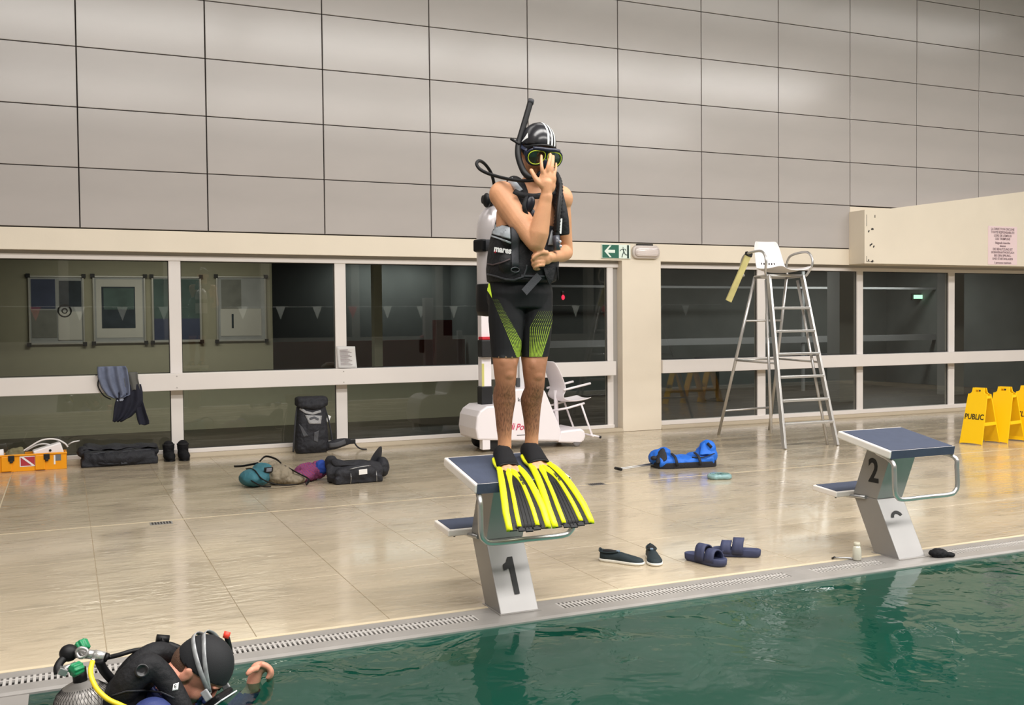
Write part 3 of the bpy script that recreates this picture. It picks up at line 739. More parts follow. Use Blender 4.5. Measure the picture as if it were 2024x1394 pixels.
MB().b2((4.445, -.85, .67), (4.505, -.79, 1.30)).build('seat_post', mat('hoist_grey', (208, 208, 210), rough=.4), t, bevel=.005)
MB().b2((4.506, -.86, .67), (4.56, -.82, .82)).build('red_lever', M['red'], t, bevel=.004)
MB().b2((4.40, -.87, .68), (4.442, -.84, .78)).build('plug', mat('dark_grey_plastic', (60, 62, 64), rough=.5), t, bevel=.004)
text('lettering', 'ks DiGi', .060, M['ink'], t, (4.41, -1.083, .555), (1, 0, 0), (0, 0, 1), .0008, 0, 1.05)
text('lettering', 'Handi', .10, mat('red_script', (206, 60, 96), rough=.5), t, (4.17, -1.083, .262), (1, 0, .02), (0, 0, 1), .0008, .001, .9, shear=.3)
text('lettering', 'Pool', .10, MATS['red_script'], t, (4.375, -1.083, .255), (1, 0, .0), (0, 0, 1), .0008, .001, .9, shear=.3)
MB().b2((4.30, -1.084, .165), (4.42, -1.082, .172)).build('fine_print', MATS['dark_grey_plastic'], t)
# chair on the hoist
cs = MB(); rows = []
for (x_, z, hw) in ((4.80, .96, .16), (4.845, .88, .19), (4.885, .78, .20), (4.92, .69, .205), (4.93, .62, .205), (4.905, .56, .205), (4.92, .515, .205), (4.98, .495, .205), (5.10, .49, .205), (5.22, .505, .20), (5.29, .525, .18)):
    rows.append([(x_+.02*(abs(-1+2*i/10)**3)*(1 if z > .6 else 0), -.80+(-1+2*i/10)*hw, z+.02*(abs(-1+2*i/10)**3)*(0 if z > .6 else 1)) for i in range(11)])
cs.loft(rows, closed=False, cap=False)
hc = cs.build('hoist_seat', M['hoist'], t, solid=.012, subsurf=1)
for y_ in (-1.01, -.59):
    MB().tube([(4.905, y_, .635), (4.96, y_, .645), (5.25, y_, .70)], .013, 8).build('arm_rest', M['hoist'], t)
    MB().tube([(4.80, y_*.5-.4, .40), (4.95, y_, .43), (5.17, y_, .478)], .012, 8).build('seat_bracket', M['hoist'], t)
    MB().tube([(5.13, y_, .47), (5.20, y_, .28), (5.27, y_, .11), (5.25, y_, .10)], .012, 8).build('foot_rest_leg', M['hoist'], t)
MB().tube([(5.27, -1.03, .105), (5.27, -.56, .105)], .012, 8).build('foot_bar', M['hoist'], t)
MB().tube([(5.24, -1.01, .115), (5.36, -1.01, .085)], .013, 8).build('foot_rest_end', M['hoist'], t)
MB().tube([(5.355, -1.01, .086), (5.38, -1.01, .08)], .015, 8).build('end_cap', M['black'], t)
MB().tube([(4.915, -.80, .62), (4.92, -.80, .40), (4.93, -.80, .18)], .024, 10).build('seat_column', M['hoist'], t)

# ------------------------------------------------------------------ yellow A-frame signs
M['signyel'] = mat('yellow_plastic', (250, 200, 8), rough=.42)
def aframe(cx, cy, rz, word, label):
    t = thing('floor_sign', label, 'floor sign', (cx, cy, 0), rz, 'yellow A-frame signs by the right window')
    Mx = Matrix.Translation((cx, cy, 0)) @ Matrix.Rotation(rz, 4, 'Z')
    H_ = .62
    def panel_(side):
        mb = MB(); s = side
        def P(x_, z, off=0):  # on leaning panel: y from spread at floor to 0 at top
            return Mx @ Vector((x_, s*(.165*(1-z/H_)+.012)+s*off, z))
        out = [(-.13, 0), (-.12, .008), (-.09, .012), (.0, .014), (.09, .012), (.12, .008), (.13, 0), (.11, .55), (.085, .556), (.07, .57), (.066, .62), (-.066, .62), (-.07, .57), (-.085, .556), (-.11, .55)]
        hole = [(-.03, .575), (.03, .575), (.03, .598), (-.03, .598)]
        # triangulate outline with hole through bmesh
        bm = bmesh.new(); ov = [bm.verts.new((a, 0, b)) for a, b in out]; hv = [bm.verts.new((a, 0, b)) for a, b in hole]
        es = [bm.edges.new((ov[i], ov[(i+1) % len(ov)])) for i in range(len(ov))]+[bm.edges.new((hv[i], hv[(i+1) % 4])) for i in range(4)]
        bmesh.ops.triangle_fill(bm, use_beauty=True, edges=es)
        ext = bmesh.ops.extrude_face_region(bm, geom=bm.faces[:])
        for v in [g for g in ext['geom'] if isinstance(g, bmesh.types.BMVert)]: v.co.y += .014
        bm.verts.index_update()
        mb.add([P(v.co.x, v.co.z, v.co.y) for v in bm.verts], [[v.index for v in f.verts] for f in bm.faces]); bm.free()
        return mb.build('front_panel' if s < 0 else 'rear_panel', M['signyel'], t)
    panel_(-1); panel_(1)
    cb = MB()
    for sx in (-1, 1):
        a = Mx @ Vector((sx*.118, -.115, .225)); b = Mx @ Vector((sx*.118, .115, .225)); flatbar(cb, a, b, .012, .035, up=(0, 0, 1))
        a = Mx @ Vector((sx*.103, -.035, .52)); b = Mx @ Vector((sx*.103, .035, .52)); flatbar(cb, a, b, .012, .03, up=(0, 0, 1))
        cb.build('side_bar', M['signyel'], t); cb = MB()
    if word:
        z = .30; loc = Mx @ Vector((0.0 if word == 'PUBLIC' else .02, -(.165*(1-z/H_)+.012+.0165), z))
        text('lettering', word, .086, M['ink'], t, loc, Mx.to_3x3() @ Vector((1, 0, 0)), Mx.to_3x3() @ Vector((0, .165, H_)), .0006, .0012, .80)
    return t
aframe(9.13, -2.93, -1.36, 'PUBLIC', 'yellow A-frame floor sign reading PUBLIC, standing nearest block 2')
aframe(9.50, -2.95, -1.36, None, 'yellow A-frame floor sign without a word, between PUBLIC and CLUB')
aframe(9.85, -2.96, -1.36, 'CLUB', 'yellow A-frame floor sign reading CLUB, cut by the picture edge')
# ------------------------------------------------------------------ people helpers
from mathutils.bvhtree import BVHTree
def skin_mat(name, rgb, hair_shade_z=None):
    m = mat(name, rgb, rough=.5, var=.07, vscale=14, bump=.12, bscale=260, spec=.4)
    b = m.node_tree.nodes['Principled BSDF']; b.inputs['Subsurface Weight'].default_value = .08; b.inputs['Subsurface Radius'].default_value = (.02, .008, .004)
    if hair_shade_z is not None:   # dark hair on shins and calves, plus leg shade painted as brown tint
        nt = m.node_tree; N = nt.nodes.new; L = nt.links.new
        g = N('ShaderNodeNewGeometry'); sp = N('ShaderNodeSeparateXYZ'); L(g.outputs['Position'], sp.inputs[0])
        mr = N('ShaderNodeMapRange'); L(sp.outputs[2], mr.inputs[0]); mr.inputs[1].default_value = hair_shade_z[1]; mr.inputs[2].default_value = hair_shade_z[1]-.07; mr.inputs[3].default_value = 0; mr.inputs[4].default_value = 1
        mr2 = N('ShaderNodeMapRange'); L(sp.outputs[2], mr2.inputs[0]); mr2.inputs[1].default_value = hair_shade_z[0]; mr2.inputs[2].default_value = hair_shade_z[0]+.07
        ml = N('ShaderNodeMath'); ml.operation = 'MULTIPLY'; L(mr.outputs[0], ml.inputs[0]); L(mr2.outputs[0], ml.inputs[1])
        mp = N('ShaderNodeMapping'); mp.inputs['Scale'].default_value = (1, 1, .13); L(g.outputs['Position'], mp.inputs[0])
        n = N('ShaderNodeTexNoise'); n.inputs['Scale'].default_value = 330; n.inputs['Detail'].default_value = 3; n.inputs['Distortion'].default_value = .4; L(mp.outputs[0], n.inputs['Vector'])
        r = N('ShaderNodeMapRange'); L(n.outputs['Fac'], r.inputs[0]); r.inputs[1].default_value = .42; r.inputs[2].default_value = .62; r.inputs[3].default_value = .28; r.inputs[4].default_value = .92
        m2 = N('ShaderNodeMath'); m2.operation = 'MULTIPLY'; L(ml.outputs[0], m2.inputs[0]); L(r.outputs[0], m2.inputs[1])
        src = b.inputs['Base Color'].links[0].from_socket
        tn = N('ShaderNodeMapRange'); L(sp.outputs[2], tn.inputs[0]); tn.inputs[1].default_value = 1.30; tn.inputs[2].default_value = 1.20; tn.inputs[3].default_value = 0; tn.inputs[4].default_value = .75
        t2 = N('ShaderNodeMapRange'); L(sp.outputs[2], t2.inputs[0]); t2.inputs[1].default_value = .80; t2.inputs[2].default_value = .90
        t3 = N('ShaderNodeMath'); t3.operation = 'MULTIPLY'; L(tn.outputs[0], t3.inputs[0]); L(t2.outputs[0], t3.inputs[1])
        m0 = N('ShaderNodeMixRGB'); L(t3.outputs[0], m0.inputs[0]); L(src, m0.inputs[1]); m0.inputs[2].default_value = (*lin((140, 92, 68)), 1); src = m0.outputs[0]  # brown mix puts the body's shade into the leg skin colour
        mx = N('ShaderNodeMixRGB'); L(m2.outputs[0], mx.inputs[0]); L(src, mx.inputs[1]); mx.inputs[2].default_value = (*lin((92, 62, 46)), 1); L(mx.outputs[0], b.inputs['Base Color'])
    return m
def limb(mb, pts, sub=4, seg=18):
    """tapering limb: [(point, radius)...] with round ends"""
    P = [Vector(p) for p, r in pts]; R_ = [r for p, r in pts]
    mb.tube(P, R_, seg, sub=sub)
    for i in (0, -1): mb.ell(P[i], (R_[i],)*3, seg=14, rings=10)
class Frame:
    def __init__(s, o, F, U, k=1.):
        s.k = k; s.o = Vector(o); s.F = Vector(F).normalized(); U = Vector(U); s.U = (U-s.F*U.dot(s.F)).normalized(); s.L = s.U.cross(s.F)
        s.R = Matrix((s.L, s.F, s.U)).transposed()
    def p(s, l, f, u): return s.o + (s.L*l + s.F*f + s.U*u)*s.k
def add_head(mb, h, neck_to, nr=.056):
    E = lambda c, r: mb.ell(h.p(*c), [q*h.k for q in r], h.R, seg=24, rings=16)
    E((0, -.008, .022), (.075, .095, .096)); E((0, .022, -.042), (.057, .066, .074)); E((0, .066, -.098), (.026, .022, .020))
    E((.03, .055, -.035), (.026, .03, .03)); E((-.03, .055, -.035), (.026, .03, .03)); E((0, .082, .028), (.050, .012, .011))
    limb(mb, [(h.p(0, .088, .012), .008), (h.p(0, .104, -.022), .011), (h.p(0, .108, -.034), .013)], 2, 10)
    E((.013, .096, -.036), (.008, .010, .007)); E((-.013, .096, -.036), (.008, .010, .007))
    E((0, .085, -.062), (.024, .012, .006)); E((0, .083, -.073), (.020, .012, .007))
    for s in (-1, 1):
        E((s*.078, -.006, -.012), (.008, .018, .031)); E((s*.083, -.012, .004), (.006, .012, .014))
    limb(mb, [(h.p(0, -.022, -.05), nr), (neck_to[0], nr), (neck_to[1], nr*1.15)], 3, 20)
def cap_mesh(h, r, keep, name='cap', c=(0, -.008, .022)):
    mb = MB(); mb.ell((0, 0, 0), r, seg=48, rings=32); me = mb.mesh(name)
    bm = bmesh.new(); bm.from_mesh(me)
    bmesh.ops.remove_doubles(bm, verts=bm.verts, dist=1e-6)
    a, b_, c_, d = keep
    nrm = Vector((a, b_, c_)); 
    bmesh.ops.bisect_plane(bm, geom=bm.verts[:]+bm.edges[:]+bm.faces[:], plane_co=nrm*(-d/nrm.length_squared), plane_no=nrm, clear_inner=True)
    for v in bm.verts: v.co = h.p(v.co.x+c[0], v.co.y+c[1], v.co.z+c[2])
    bmesh.ops.recalc_face_normals(bm, faces=bm.faces)
    for f in bm.faces: f.smooth = True
    bm.to_mesh(me); bm.free(); return me
def bvh_of(objs):
    vs = []; fs = []
    dg = bpy.context.evaluated_depsgraph_get()
    for o in objs:
        e = o.evaluated_get(dg); me = e.to_mesh(); k = len(vs); Mw = o.matrix_world if o.parent is None else Matrix.Identity(4)
        vs += [v.co.copy() for v in me.vertices]; fs += [[i+k for i in p.vertices] for p in me.polygons]; e.to_mesh_clear()
    return BVHTree.FromPolygons(vs, fs)
def drape_pt(bvh, px, py, off=.004):
    d = (_r*((px-1012)/FPX) + _u*((697-py)/FPX) + _f).normalized()
    loc, n, i, dist = bvh.ray_cast(CAM, d)
    if loc is None: return None
    if n.dot(d) > 0: n = -n
    return loc + n*off
def drape_strip(name, bvh, px_pts, width, m, parent, off=.004, thick=.003, seg=8, subd=5, wpx=True):
    """webbing strap laid over a surface along a polyline"""
    P = []
    for i in range(len(px_pts)-1):
        for k in range(subd):
            t = k/subd; P.append((px_pts[i][0]*(1-t)+px_pts[i+1][0]*t, px_pts[i][1]*(1-t)+px_pts[i+1][1]*t))
    P.append(px_pts[-1])
    rows = []; last = None
    for i, (x, y) in enumerate(P):
        a = P[max(i-1, 0)]; b = P[min(i+1, len(P)-1)]; tx, ty = b[0]-a[0], b[1]-a[1]; l = math.hypot(tx, ty); nx_, ny_ = -ty/l, tx/l
        row = []
        for k in range(5):
            s = (k/4-.5)*width; q = drape_pt(bvh, x+nx_*s, y+ny_*s, off)
            row.append(q)
        g = [q for q in row if q is not None]
        if not g: continue
        row = [q if q is not None else g[0 if k < 2 else -1] + Vector((0, 0, 0)) for k, q in enumerate(row)]
        rows.append(row)
    mb = MB(); mb.loft(rows, closed=False, cap=False, smooth=True)
    o = mb.build(name, m, parent, solid=thick); return o
def drape_poly(name, bvh, corners, m, parent, off=.004, n=10, thick=.003):
    """patch laid over a surface: bilinear quad given by 4 photo corners"""
    (x0, y0), (x1, y1), (x2, y2), (x3, y3) = corners; mb = MB(); rows = []
    for j in range(n+1):
        v = j/n; row = []
        for i in range(n+1):
            u = i/n; x = (x0*(1-u)+x1*u)*(1-v)+(x3*(1-u)+x2*u)*v; y = (y0*(1-u)+y1*u)*(1-v)+(y3*(1-u)+y2*u)*v
            q = drape_pt(bvh, x, y, off); row.append(q)
        g = [q for q in row if q is not None]
        if not g: continue
        rows.append([q if q is not None else g[0] for q in row])
    mb.loft(rows, closed=False, cap=False); return mb.build(name, m, parent, solid=thick)

# ================================================================== the standing diver
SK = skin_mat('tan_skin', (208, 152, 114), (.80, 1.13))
M['neoprene'] = mat('black_neoprene', (19, 19, 22), rough=.8, spec=.25, var=.1, vscale=20, bump=.2, bscale=300)
M['bcd'] = mat('black_nylon', (25, 25, 28), rough=.68, spec=.3, var=.15, vscale=14, bump=.5, bscale=45)
M['bcd_grey'] = mat('grey_nylon', (150, 156, 162), rough=.6, var=.1, vscale=30, bump=.2, bscale=60)
M['webbing'] = mat('charcoal_webbing', (52, 53, 58), rough=.7, bump=.3, bscale=300)
M['rubber'] = mat('black_rubber', (17, 17, 19), rough=.5, spec=.3)
M['lime'] = mat('lime_plastic', (236, 240, 20), rough=.4, var=.02)
M['lens'] = None
D1 = thing('person', 'diver standing on block 1 in black jammers, dive vest and yellow fins, hand on mask', 'person', (1.86, -6.52, .70))
H = Frame(at(1061, 300, Y=-6.49), (-.10, -1, -.46), (.02, -.46, 1), 1.12)
J = dict(rsh=at(993, 385, Y=-6.45), rel=at(1060, 480, Y=-6.66), rwr=at(1080, 388, Y=-6.70), lsh=at(1107, 393, Y=-6.44), lel=at(1118, 500, Y=-6.39), lwr=at(1092, 508, Y=-6.60),
         rhip=at(1002, 590, Y=-6.46), rkn=at(999, 742, Y=-6.51), rank=at(997, 893, Y=-6.50), lhip=at(1057, 590, Y=-6.46), lkn=at(1056, 745, Y=-6.51), lank=at(1050, 885, Y=-6.48))
bd = MB()
rings = []
for z, x, y, hw, hd in ((1.47, 1.908, -6.46, .150, .105), (1.54, 1.908, -6.455, .163, .118), (1.60, 1.912, -6.455, .155, .110), (1.68, 1.925, -6.455, .140, .098), (1.78, 1.943, -6.45, .148, .102), (1.88, 1.960, -6.445, .163, .110), (1.95, 1.972, -6.44, .172, .108), (2.01, 1.983, -6.44, .155, .09), (2.055, 1.992, -6.44, .10, .070), (2.08, 1.997, -6.44, .06, .055)):
    rings.append([(x+hw*math.copysign(abs(math.cos(a))**.85, math.cos(a)), y+hd*math.copysign(abs(math.sin(a))**.9, math.sin(a)), z) for a in [2*PI*i/28 for i in range(28)]])
bd.loft(rings)
# glutes and crotch
for hx in (J['rhip'], J['lhip']): bd.ell((hx.x, -6.40, 1.52), (.075, .07, .085))
for hip, kn, an, s in ((J['rhip'], J['rkn'], J['rank'], -1), (J['lhip'], J['lkn'], J['lank'], 1)):
    limb(bd, [(hip+Vector((0, 0, .03)), .088), (hip.lerp(kn, .3), .086), (hip.lerp(kn, .7), .070), (kn+Vector((0, 0, .05)), .060), (kn, .055), (kn-Vector((0, 0, .06)), .048), (kn.lerp(an, .33)+Vector((s*-.004, .014, 0)), .0545), (kn.lerp(an, .58)+Vector((0, .010, 0)), .042), (kn.lerp(an, .82), .034), (an, .034), (an-Vector((0, 0, .03)), .035)], 4, 22)
    bd.ell(kn+Vector((0, -.030, .008)), (.036, .030, .042)); bd.ell(kn+Vector((-s*.018, -.024, .060)), (.032, .034, .050)); bd.ell(kn+Vector((s*.020, -.024, .065)), (.030, .032, .050)); bd.ell(kn+Vector((0, -.026, -.055)), (.022, .022, .040))                   # kneecap
    bd.ell(kn.lerp(an, .30)+Vector((s*.012, .036, 0)), (.036, .034, .085))      # calf
    for q in (-1, 1): bd.ell(an+Vector((q*.030, -.002, -.002)), (.011, .013, .014))   # ankle bones
# feet
def foot(an, heel, toe):
    heel, toe = Vector(heel), Vector(toe); d = (toe-heel); L_ = d.length; d.normalize(); sd = d.cross(Vector((0, 0, 1))).normalized(); up = sd.cross(d)
    limb(bd, [(heel+up*.030, .030), (heel+d*.07+up*.040, .032), (heel+d*.14+up*.030, .029), (heel+d*.19+up*.020, .020)], 4, 16)
    limb(bd, [(heel+d*.06+up*.05, .030), (heel+d*.15+up*.026+sd*.018, .022), (heel+d*.19+up*.018+sd*.020, .017)], 3, 12)
    limb(bd, [(heel+d*.06+up*.04, .026), (heel+d*.14+up*.020-sd*.022, .020), (heel+d*.18+up*.015-sd*.026, .015)], 3, 12)
    limb(bd, [(an-Vector((0, 0, .01)), .034), (heel+d*.045+up*.05, .033)], 2, 16)
    out = []
    for k in range(5):
        o_ = (.5-k/4)*.072; ln = (.235, .238, .231, .222, .208)[k] if sd.x*0 == 0 else 0
        rr = (.0125, .0095, .0088, .0082, .0078)[k]
        out.append((o_, ln, rr))
    return heel, d, sd, up, out
feet = []
ft = [foot(J['rank'], (J['rank'].x+.0, -6.455, ZP(-6.455)+.012), (1.738, -6.72, ZP(-6.72)+.012)), foot(J['lank'], (J['lank'].x+.0, -6.435, ZP(-6.435)+.012), (1.918, -6.70, ZP(-6.70)+.012))]
for i, (heel, d, sd, up, toes) in enumerate(ft):
    # big toe is on the inner side: towards +x for the right foot
    inner = 1 if i == 0 else -1
    for k, (o_, ln, rr) in enumerate(toes):
        oo = abs(o_)*0+(.036-.018*k)*inner*(1 if sd.x > 0 else -1)
        limb(bd, [(heel+d*.17+sd*oo*.9+up*.020, rr*1.1), (heel+d*(ln-.02)+sd*oo+up*.017, rr), (heel+d*ln+sd*oo+up*.012, rr*.9)], 2, 10)
# shoulders, arms
for sh in (J['rsh'], J['lsh']):
    bd.ell(sh, (.068, .062, .068)); limb(bd, [(Vector((1.995, -6.435, 2.10)), .044), (sh.lerp(Vector((1.995, -6.435, 2.06)), .5)+Vector((0, 0, .012)), .044), (sh, .048)], 3, 14)
bd.ell(J['rsh'].lerp(Vector((1.94, -6.50, 1.96)), .45), (.07, .05, .06)); bd.ell(J['lsh'].lerp(Vector((2.02, -6.50, 1.96)), .45), (.06, .05, .06))
limb(bd, [(J['rsh']+Vector((0, 0, .0)), .065), (J['rsh'].lerp(J['rel'], .3), .067), (J['rsh'].lerp(J['rel'], .6), .062), (J['rsh'].lerp(J['rel'], .85), .051), (J['rel'], .047)], 4, 20)
limb(bd, [(J['rel'], .046), (J['rel'].lerp(J['rwr'], .22)+Vector((0, -.004, 0)), .049), (J['rel'].lerp(J['rwr'], .6), .040), (J['rel'].lerp(J['rwr'], .88), .031), (J['rwr'], .030)], 4, 20)
limb(bd, [(J['lsh'], .050), (J['lsh'].lerp(J['lel'], .35), .048), (J['lsh'].lerp(J['lel'], .7), .042), (J['lel'], .038)], 4, 20)
limb(bd, [(J['lel'], .038), (J['lel'].lerp(J['lwr'], .25), .042), (J['lel'].lerp(J['lwr'], .65), .034), (J['lwr'], .027)], 4, 20)
# right hand flat on mask and mouthpiece: back of hand to the viewer
A = lambda x, y, Y_: at(x, y, Y=Y_)
bd.ell(A(1083, 353, -6.705), (.046, .018, .044)); bd.ell(A(1077, 362, -6.704), (.032, .020, .040)); bd.ell(A(1087, 366, -6.70), (.030, .019, .040))
limb(bd, [(J['rwr'], .026), (A(1080, 375, -6.705), .025), (A(1081, 362, -6.706), .026)], 3, 14)
for pts, r0 in (([(1073, 345, -6.708), (1071, 333, -6.712), (1070, 320, -6.700), (1070, 308, -6.678)], .0106), ([(1081, 343, -6.710), (1083, 330, -6.716), (1086, 317, -6.706), (1088, 305, -6.684)], .0110),
                ([(1089, 345, -6.708), (1091, 333, -6.712), (1093, 320, -6.702), (1094, 309, -6.682)], .0104), ([(1095, 349, -6.700), (1097, 340, -6.702), (1099, 331, -6.690), (1099, 323, -6.674)], .0092)):
    n = len(pts); limb(bd, [(A(*p), r0*(1-.10*k)) for k, p in enumerate(pts)], 3, 12)
limb(bd, [(A(1073, 368, -6.704), .018), (A(1064, 360, -6.70), .0145), (A(1057, 350, -6.69), .012), (A(1050, 337, -6.672), .0105)], 3, 12)
# left hand: fist closed on the waist strap
LW = J['lwr']
bd.ell(A(1078, 510, -6.645), (.040, .022, .034)); limb(bd, [(LW, .027), (A(1084, 509, -6.64), .027)], 2, 14)
for k, (yo, r0) in enumerate(((500, .0096), (508, .0098), (516, .0094), (523, .0084))):
    xk = 1063 + (0, -1, 0, 3)[k]
    limb(bd, [(A(1074, yo+1, -6.655), r0*1.1), (A(xk-2, yo+2, -6.664), r0*1.08), (A(xk-9, yo+6, -6.655), r0), (A(xk-8, yo+9, -6.630), r0), (A(xk-1, yo+9, -6.618), r0*.95)], 3, 12)
limb(bd, [(A(1080, 500, -6.66), .014), (A(1070, 499, -6.672), .012), (A(1060, 504, -6.678), .0105), (A(1054, 511, -6.672), .0095)], 3, 12)
add_head(bd, H, (Vector((1.997, -6.455, 2.12)), Vector((1.995, -6.44, 2.06))))
me1 = fuse(bd, .0045, 4, .5, 'body')
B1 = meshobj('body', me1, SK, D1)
bvB = bvh_of([B1])
# eyes behind the mask
for s in (-1, 1):
    e = MB().ell(H.p(s*.031, .080, .002), (.012,)*3, H.R, seg=14, rings=10).build('eye', mat('eye_white', (225, 220, 215), rough=.2), D1)
    MB().ell(H.p(s*.031, .089, .002), (.006, .004, .006), H.R, seg=12, rings=8).build('iris', mat('dark_iris', (45, 30, 22), rough=.15), e)

# jammers
def cut_clothes(me, z0, z1, off, name, m, parent, cond=None):
    bm = bmesh.new(); bm.from_mesh(me)
    bm.normal_update()
    for v in bm.verts: v.co += v.normal*off
    bmesh.ops.bisect_plane(bm, geom=bm.verts[:]+bm.edges[:]+bm.faces[:], plane_co=(0, 0, z1), plane_no=(0, 0, -1), clear_inner=True)
    bmesh.ops.bisect_plane(bm, geom=bm.verts[:]+bm.edges[:]+bm.faces[:], plane_co=(0, 0, z0), plane_no=(0, .0, 1), clear_inner=True)
    if cond:
        bmesh.ops.delete(bm, geom=[v for v in bm.verts if not cond(v.co)], context='VERTS')
    out = bpy.data.meshes.new(name); bm.to_mesh(out); bm.free()
    return meshobj(name, out, m, parent)
def proj(P):
    d = Vector(P)-CAM; z = d.dot(_f); return 1012+FPX*d.dot(_r)/z, 697-FPX*d.dot(_u)/z
JM = bpy.data.materials.new('printed_jammer_fabric'); JM.use_nodes = True
nt = JM.node_tree; b = nt.nodes['Principled BSDF']; b.inputs['Roughness'].default_value = .7; b.inputs['Specular IOR Level'].default_value = .3
at_ = nt.nodes.new('ShaderNodeAttribute'); at_.attribute_name = 'print_mask'; at2 = nt.nodes.new('ShaderNodeAttribute'); at2.attribute_name = 'print_uv'
sx_ = nt.nodes.new('ShaderNodeSeparateXYZ'); nt.links.new(at2.outputs['Vector'], sx_.inputs[0])
def mth(op, a, b=None):
    n = nt.nodes.new('ShaderNodeMath'); n.operation = op
    for i, q in enumerate((a, b)):
        if q is None: continue
        if isinstance(q, (int, float)): n.inputs[i].default_value = q
        else: nt.links.new(q, n.inputs[i])
    return n.outputs[0]
du = mth('MULTIPLY', mth('ABSOLUTE', mth('SUBTRACT', mth('FRACT', sx_.outputs[0]), .5)), 2.)
dv = mth('MULTIPLY', mth('ABSOLUTE', mth('SUBTRACT', mth('FRACT', sx_.outputs[1]), .5)), 2.)
dd = mth('ADD', mth('POWER', du, 2.), mth('MULTIPLY', mth('POWER', dv, 2.), .45))
w2_ = mth('LESS_THAN', dd, mth('MULTIPLY', mth('POWER', at_.outputs['Fac'], 1.6), .62))
class _o: outputs = [w2_]
wm_ = _o
mx_ = nt.nodes.new('ShaderNodeMixRGB'); nt.links.new(wm_.outputs[0], mx_.inputs[0]); mx_.inputs[1].default_value = (*lin((15, 16, 19)), 1); mx_.inputs[2].default_value = (*lin((150, 178, 56)), 1)
nt.links.new(mx_.outputs[0], b.inputs['Base Color'])
ZK = at(1000, 706, Y=-6.5).z
SH = cut_clothes(me1, ZK, 1.60, .004, 'jammers', JM, D1)
mk = SH.data.attributes.new('print_mask', 'FLOAT', 'POINT'); uv = SH.data.attributes.new('print_uv', 'FLOAT_VECTOR', 'POINT')
def band(px, py):
    """front print: fan of fine dots from outer hip to inner knee on each leg"""
    t = (py-575)/(706-575)
    if px < 1031:
        xl = 966+ (1021-966)*max(t, 0)**1.0; xr = 972+(1031-972)*min(1, max(t, 0)*1.25+.05)
        lo = .12
    else:
        xr = 1102-(1102-1071)*max(0, (t-.25)/.75); xl = 1078-(1078-1046)*min(1, max(0, t-.1)/.45); lo = .3
    if t < lo or px < xl or px > xr: return 0, 0
    return min(1, .16+.80*(t-lo)/(1-lo)), (px-xl)/(xr-xl)
vm = []; vu = []
for v in SH.data.vertices:
    px, py = proj(v.co); front = v.normal.y < .1 if v.normal.length else True
    m_, fr_ = band(px, py)
    vm.append(m_ if front else 0)
    vu += [(fr_*7 if px < 1031 else fr_*10), v.co.z*150, 0]
mk.data.foreach_set('value', vm); uv.data.foreach_set('vector', vu)
bvS = bvh_of([SH])
q = drape_poly('lime_panel', bvS, [(966, 548), (968, 549), (974, 590), (972, 588)], mat('lime_fabric', (216, 250, 62), rough=.6), D1, .0025, 8, .002)
bpy.data.objects.remove(q)
def tri_patch(name, bvh, pts, m, parent, off=.003, n=10):
    (x0, y0), (x1, y1), (x2, y2), (x3, y3) = pts; return drape_poly(name, bvh, pts, m, parent, off, n, .0015)
tri_patch('lime_panel', bvS, [(960, 553), (967, 548), (973.5, 590), (971, 585)], MATS['lime_fabric'], D1)
o_ = tri_patch('lime_panel', bvS, [(957, 563), (960, 553), (971, 585), (966, 577)], MATS['lime_fabric'], D1)
drape_strip('waist_seam', bvB, [(962, ZK and 706.5), (1024, 706.5)], 2.2, mat('tan_hem', (150, 120, 84), rough=.7), D1, .0035, .002)

# buoyancy vest
vb = MB(); rings = []
for z, x, y, hw, hd in ((1.592, 1.915, -6.462, .150, .125), (1.60, 1.915, -6.462, .172, .145), (1.66, 1.920, -6.462, .180, .152), (1.74, 1.930, -6.46, .180, .150), (1.82, 1.942, -6.455, .176, .142), (1.865, 1.950, -6.45, .166, .130), (1.875, 1.950, -6.45, .15, .115)):
    rings.append([(x+hw*math.copysign(abs(math.cos(a))**.8, math.cos(a)), y+hd*math.copysign(abs(math.sin(a))**.85, math.sin(a)), z) for a in [2*PI*i/32 for i in range(32)]])
vb.loft(rings)
for cx, cz in ((975, 520), (985, 470), (1000, 530), (1090, 530), (1098, 475)):       # padded pockets and bladder folds
    p = at(cx, cz, Y=-6.56); vb.ell((1.93+(p.x-1.93)*.62, -6.565, p.z), (.052, .040, .050))
# back pad and shoulder yokes
vb.ell((1.955, -6.335, 1.86), (.13, .045, .17)); vb.ell((1.97, -6.345, 2.02), (.10, .05, .07))
def yoke(pts, r, flat): vb.tube([Vector(p) for p in pts], r, 14, flat=flat, sub=4)
for s, a in ((-1, 0), (1, 0)):
    X_ = 1.985+s*.085
    yoke([(X_-s*.015, -6.34, 2.02), (X_, -6.385, 2.085), (X_+s*.012, -6.44, 2.098), (X_+s*.012, -6.505, 2.07), (X_+s*.012, -6.55, 2.00), (X_+s*.018, -6.575, 1.92), (X_+s*.03, -6.565, 1.83)], [.032]*7, 1.)
vme = fuse(vb, .006, 3, .5, 'vest')
V1 = meshobj('buoyancy_vest', vme, M['bcd'], D1)
bvV = bvh_of([V1])
drape_poly('grey_panel', bvV, [(976, 443), (1008, 450), (1009, 473), (973, 463)], M['bcd_grey'], V1, .003)
drape_strip('grey_piping', bvV, [(972, 467), (1000, 476), (1010, 480)], 3, M['bcd_grey'], V1, .004)
drape_poly('grey_panel', bvV, [(1090, 455), (1098, 460), (1099, 484), (1082, 485)], M['bcd_grey'], V1, .003)
drape_strip('grey_panel', bvV, [(1008, 357), (1018, 368), (1027, 380)], 15, mat('pale_grey_nylon', (176, 182, 190), rough=.55), V1, .004)
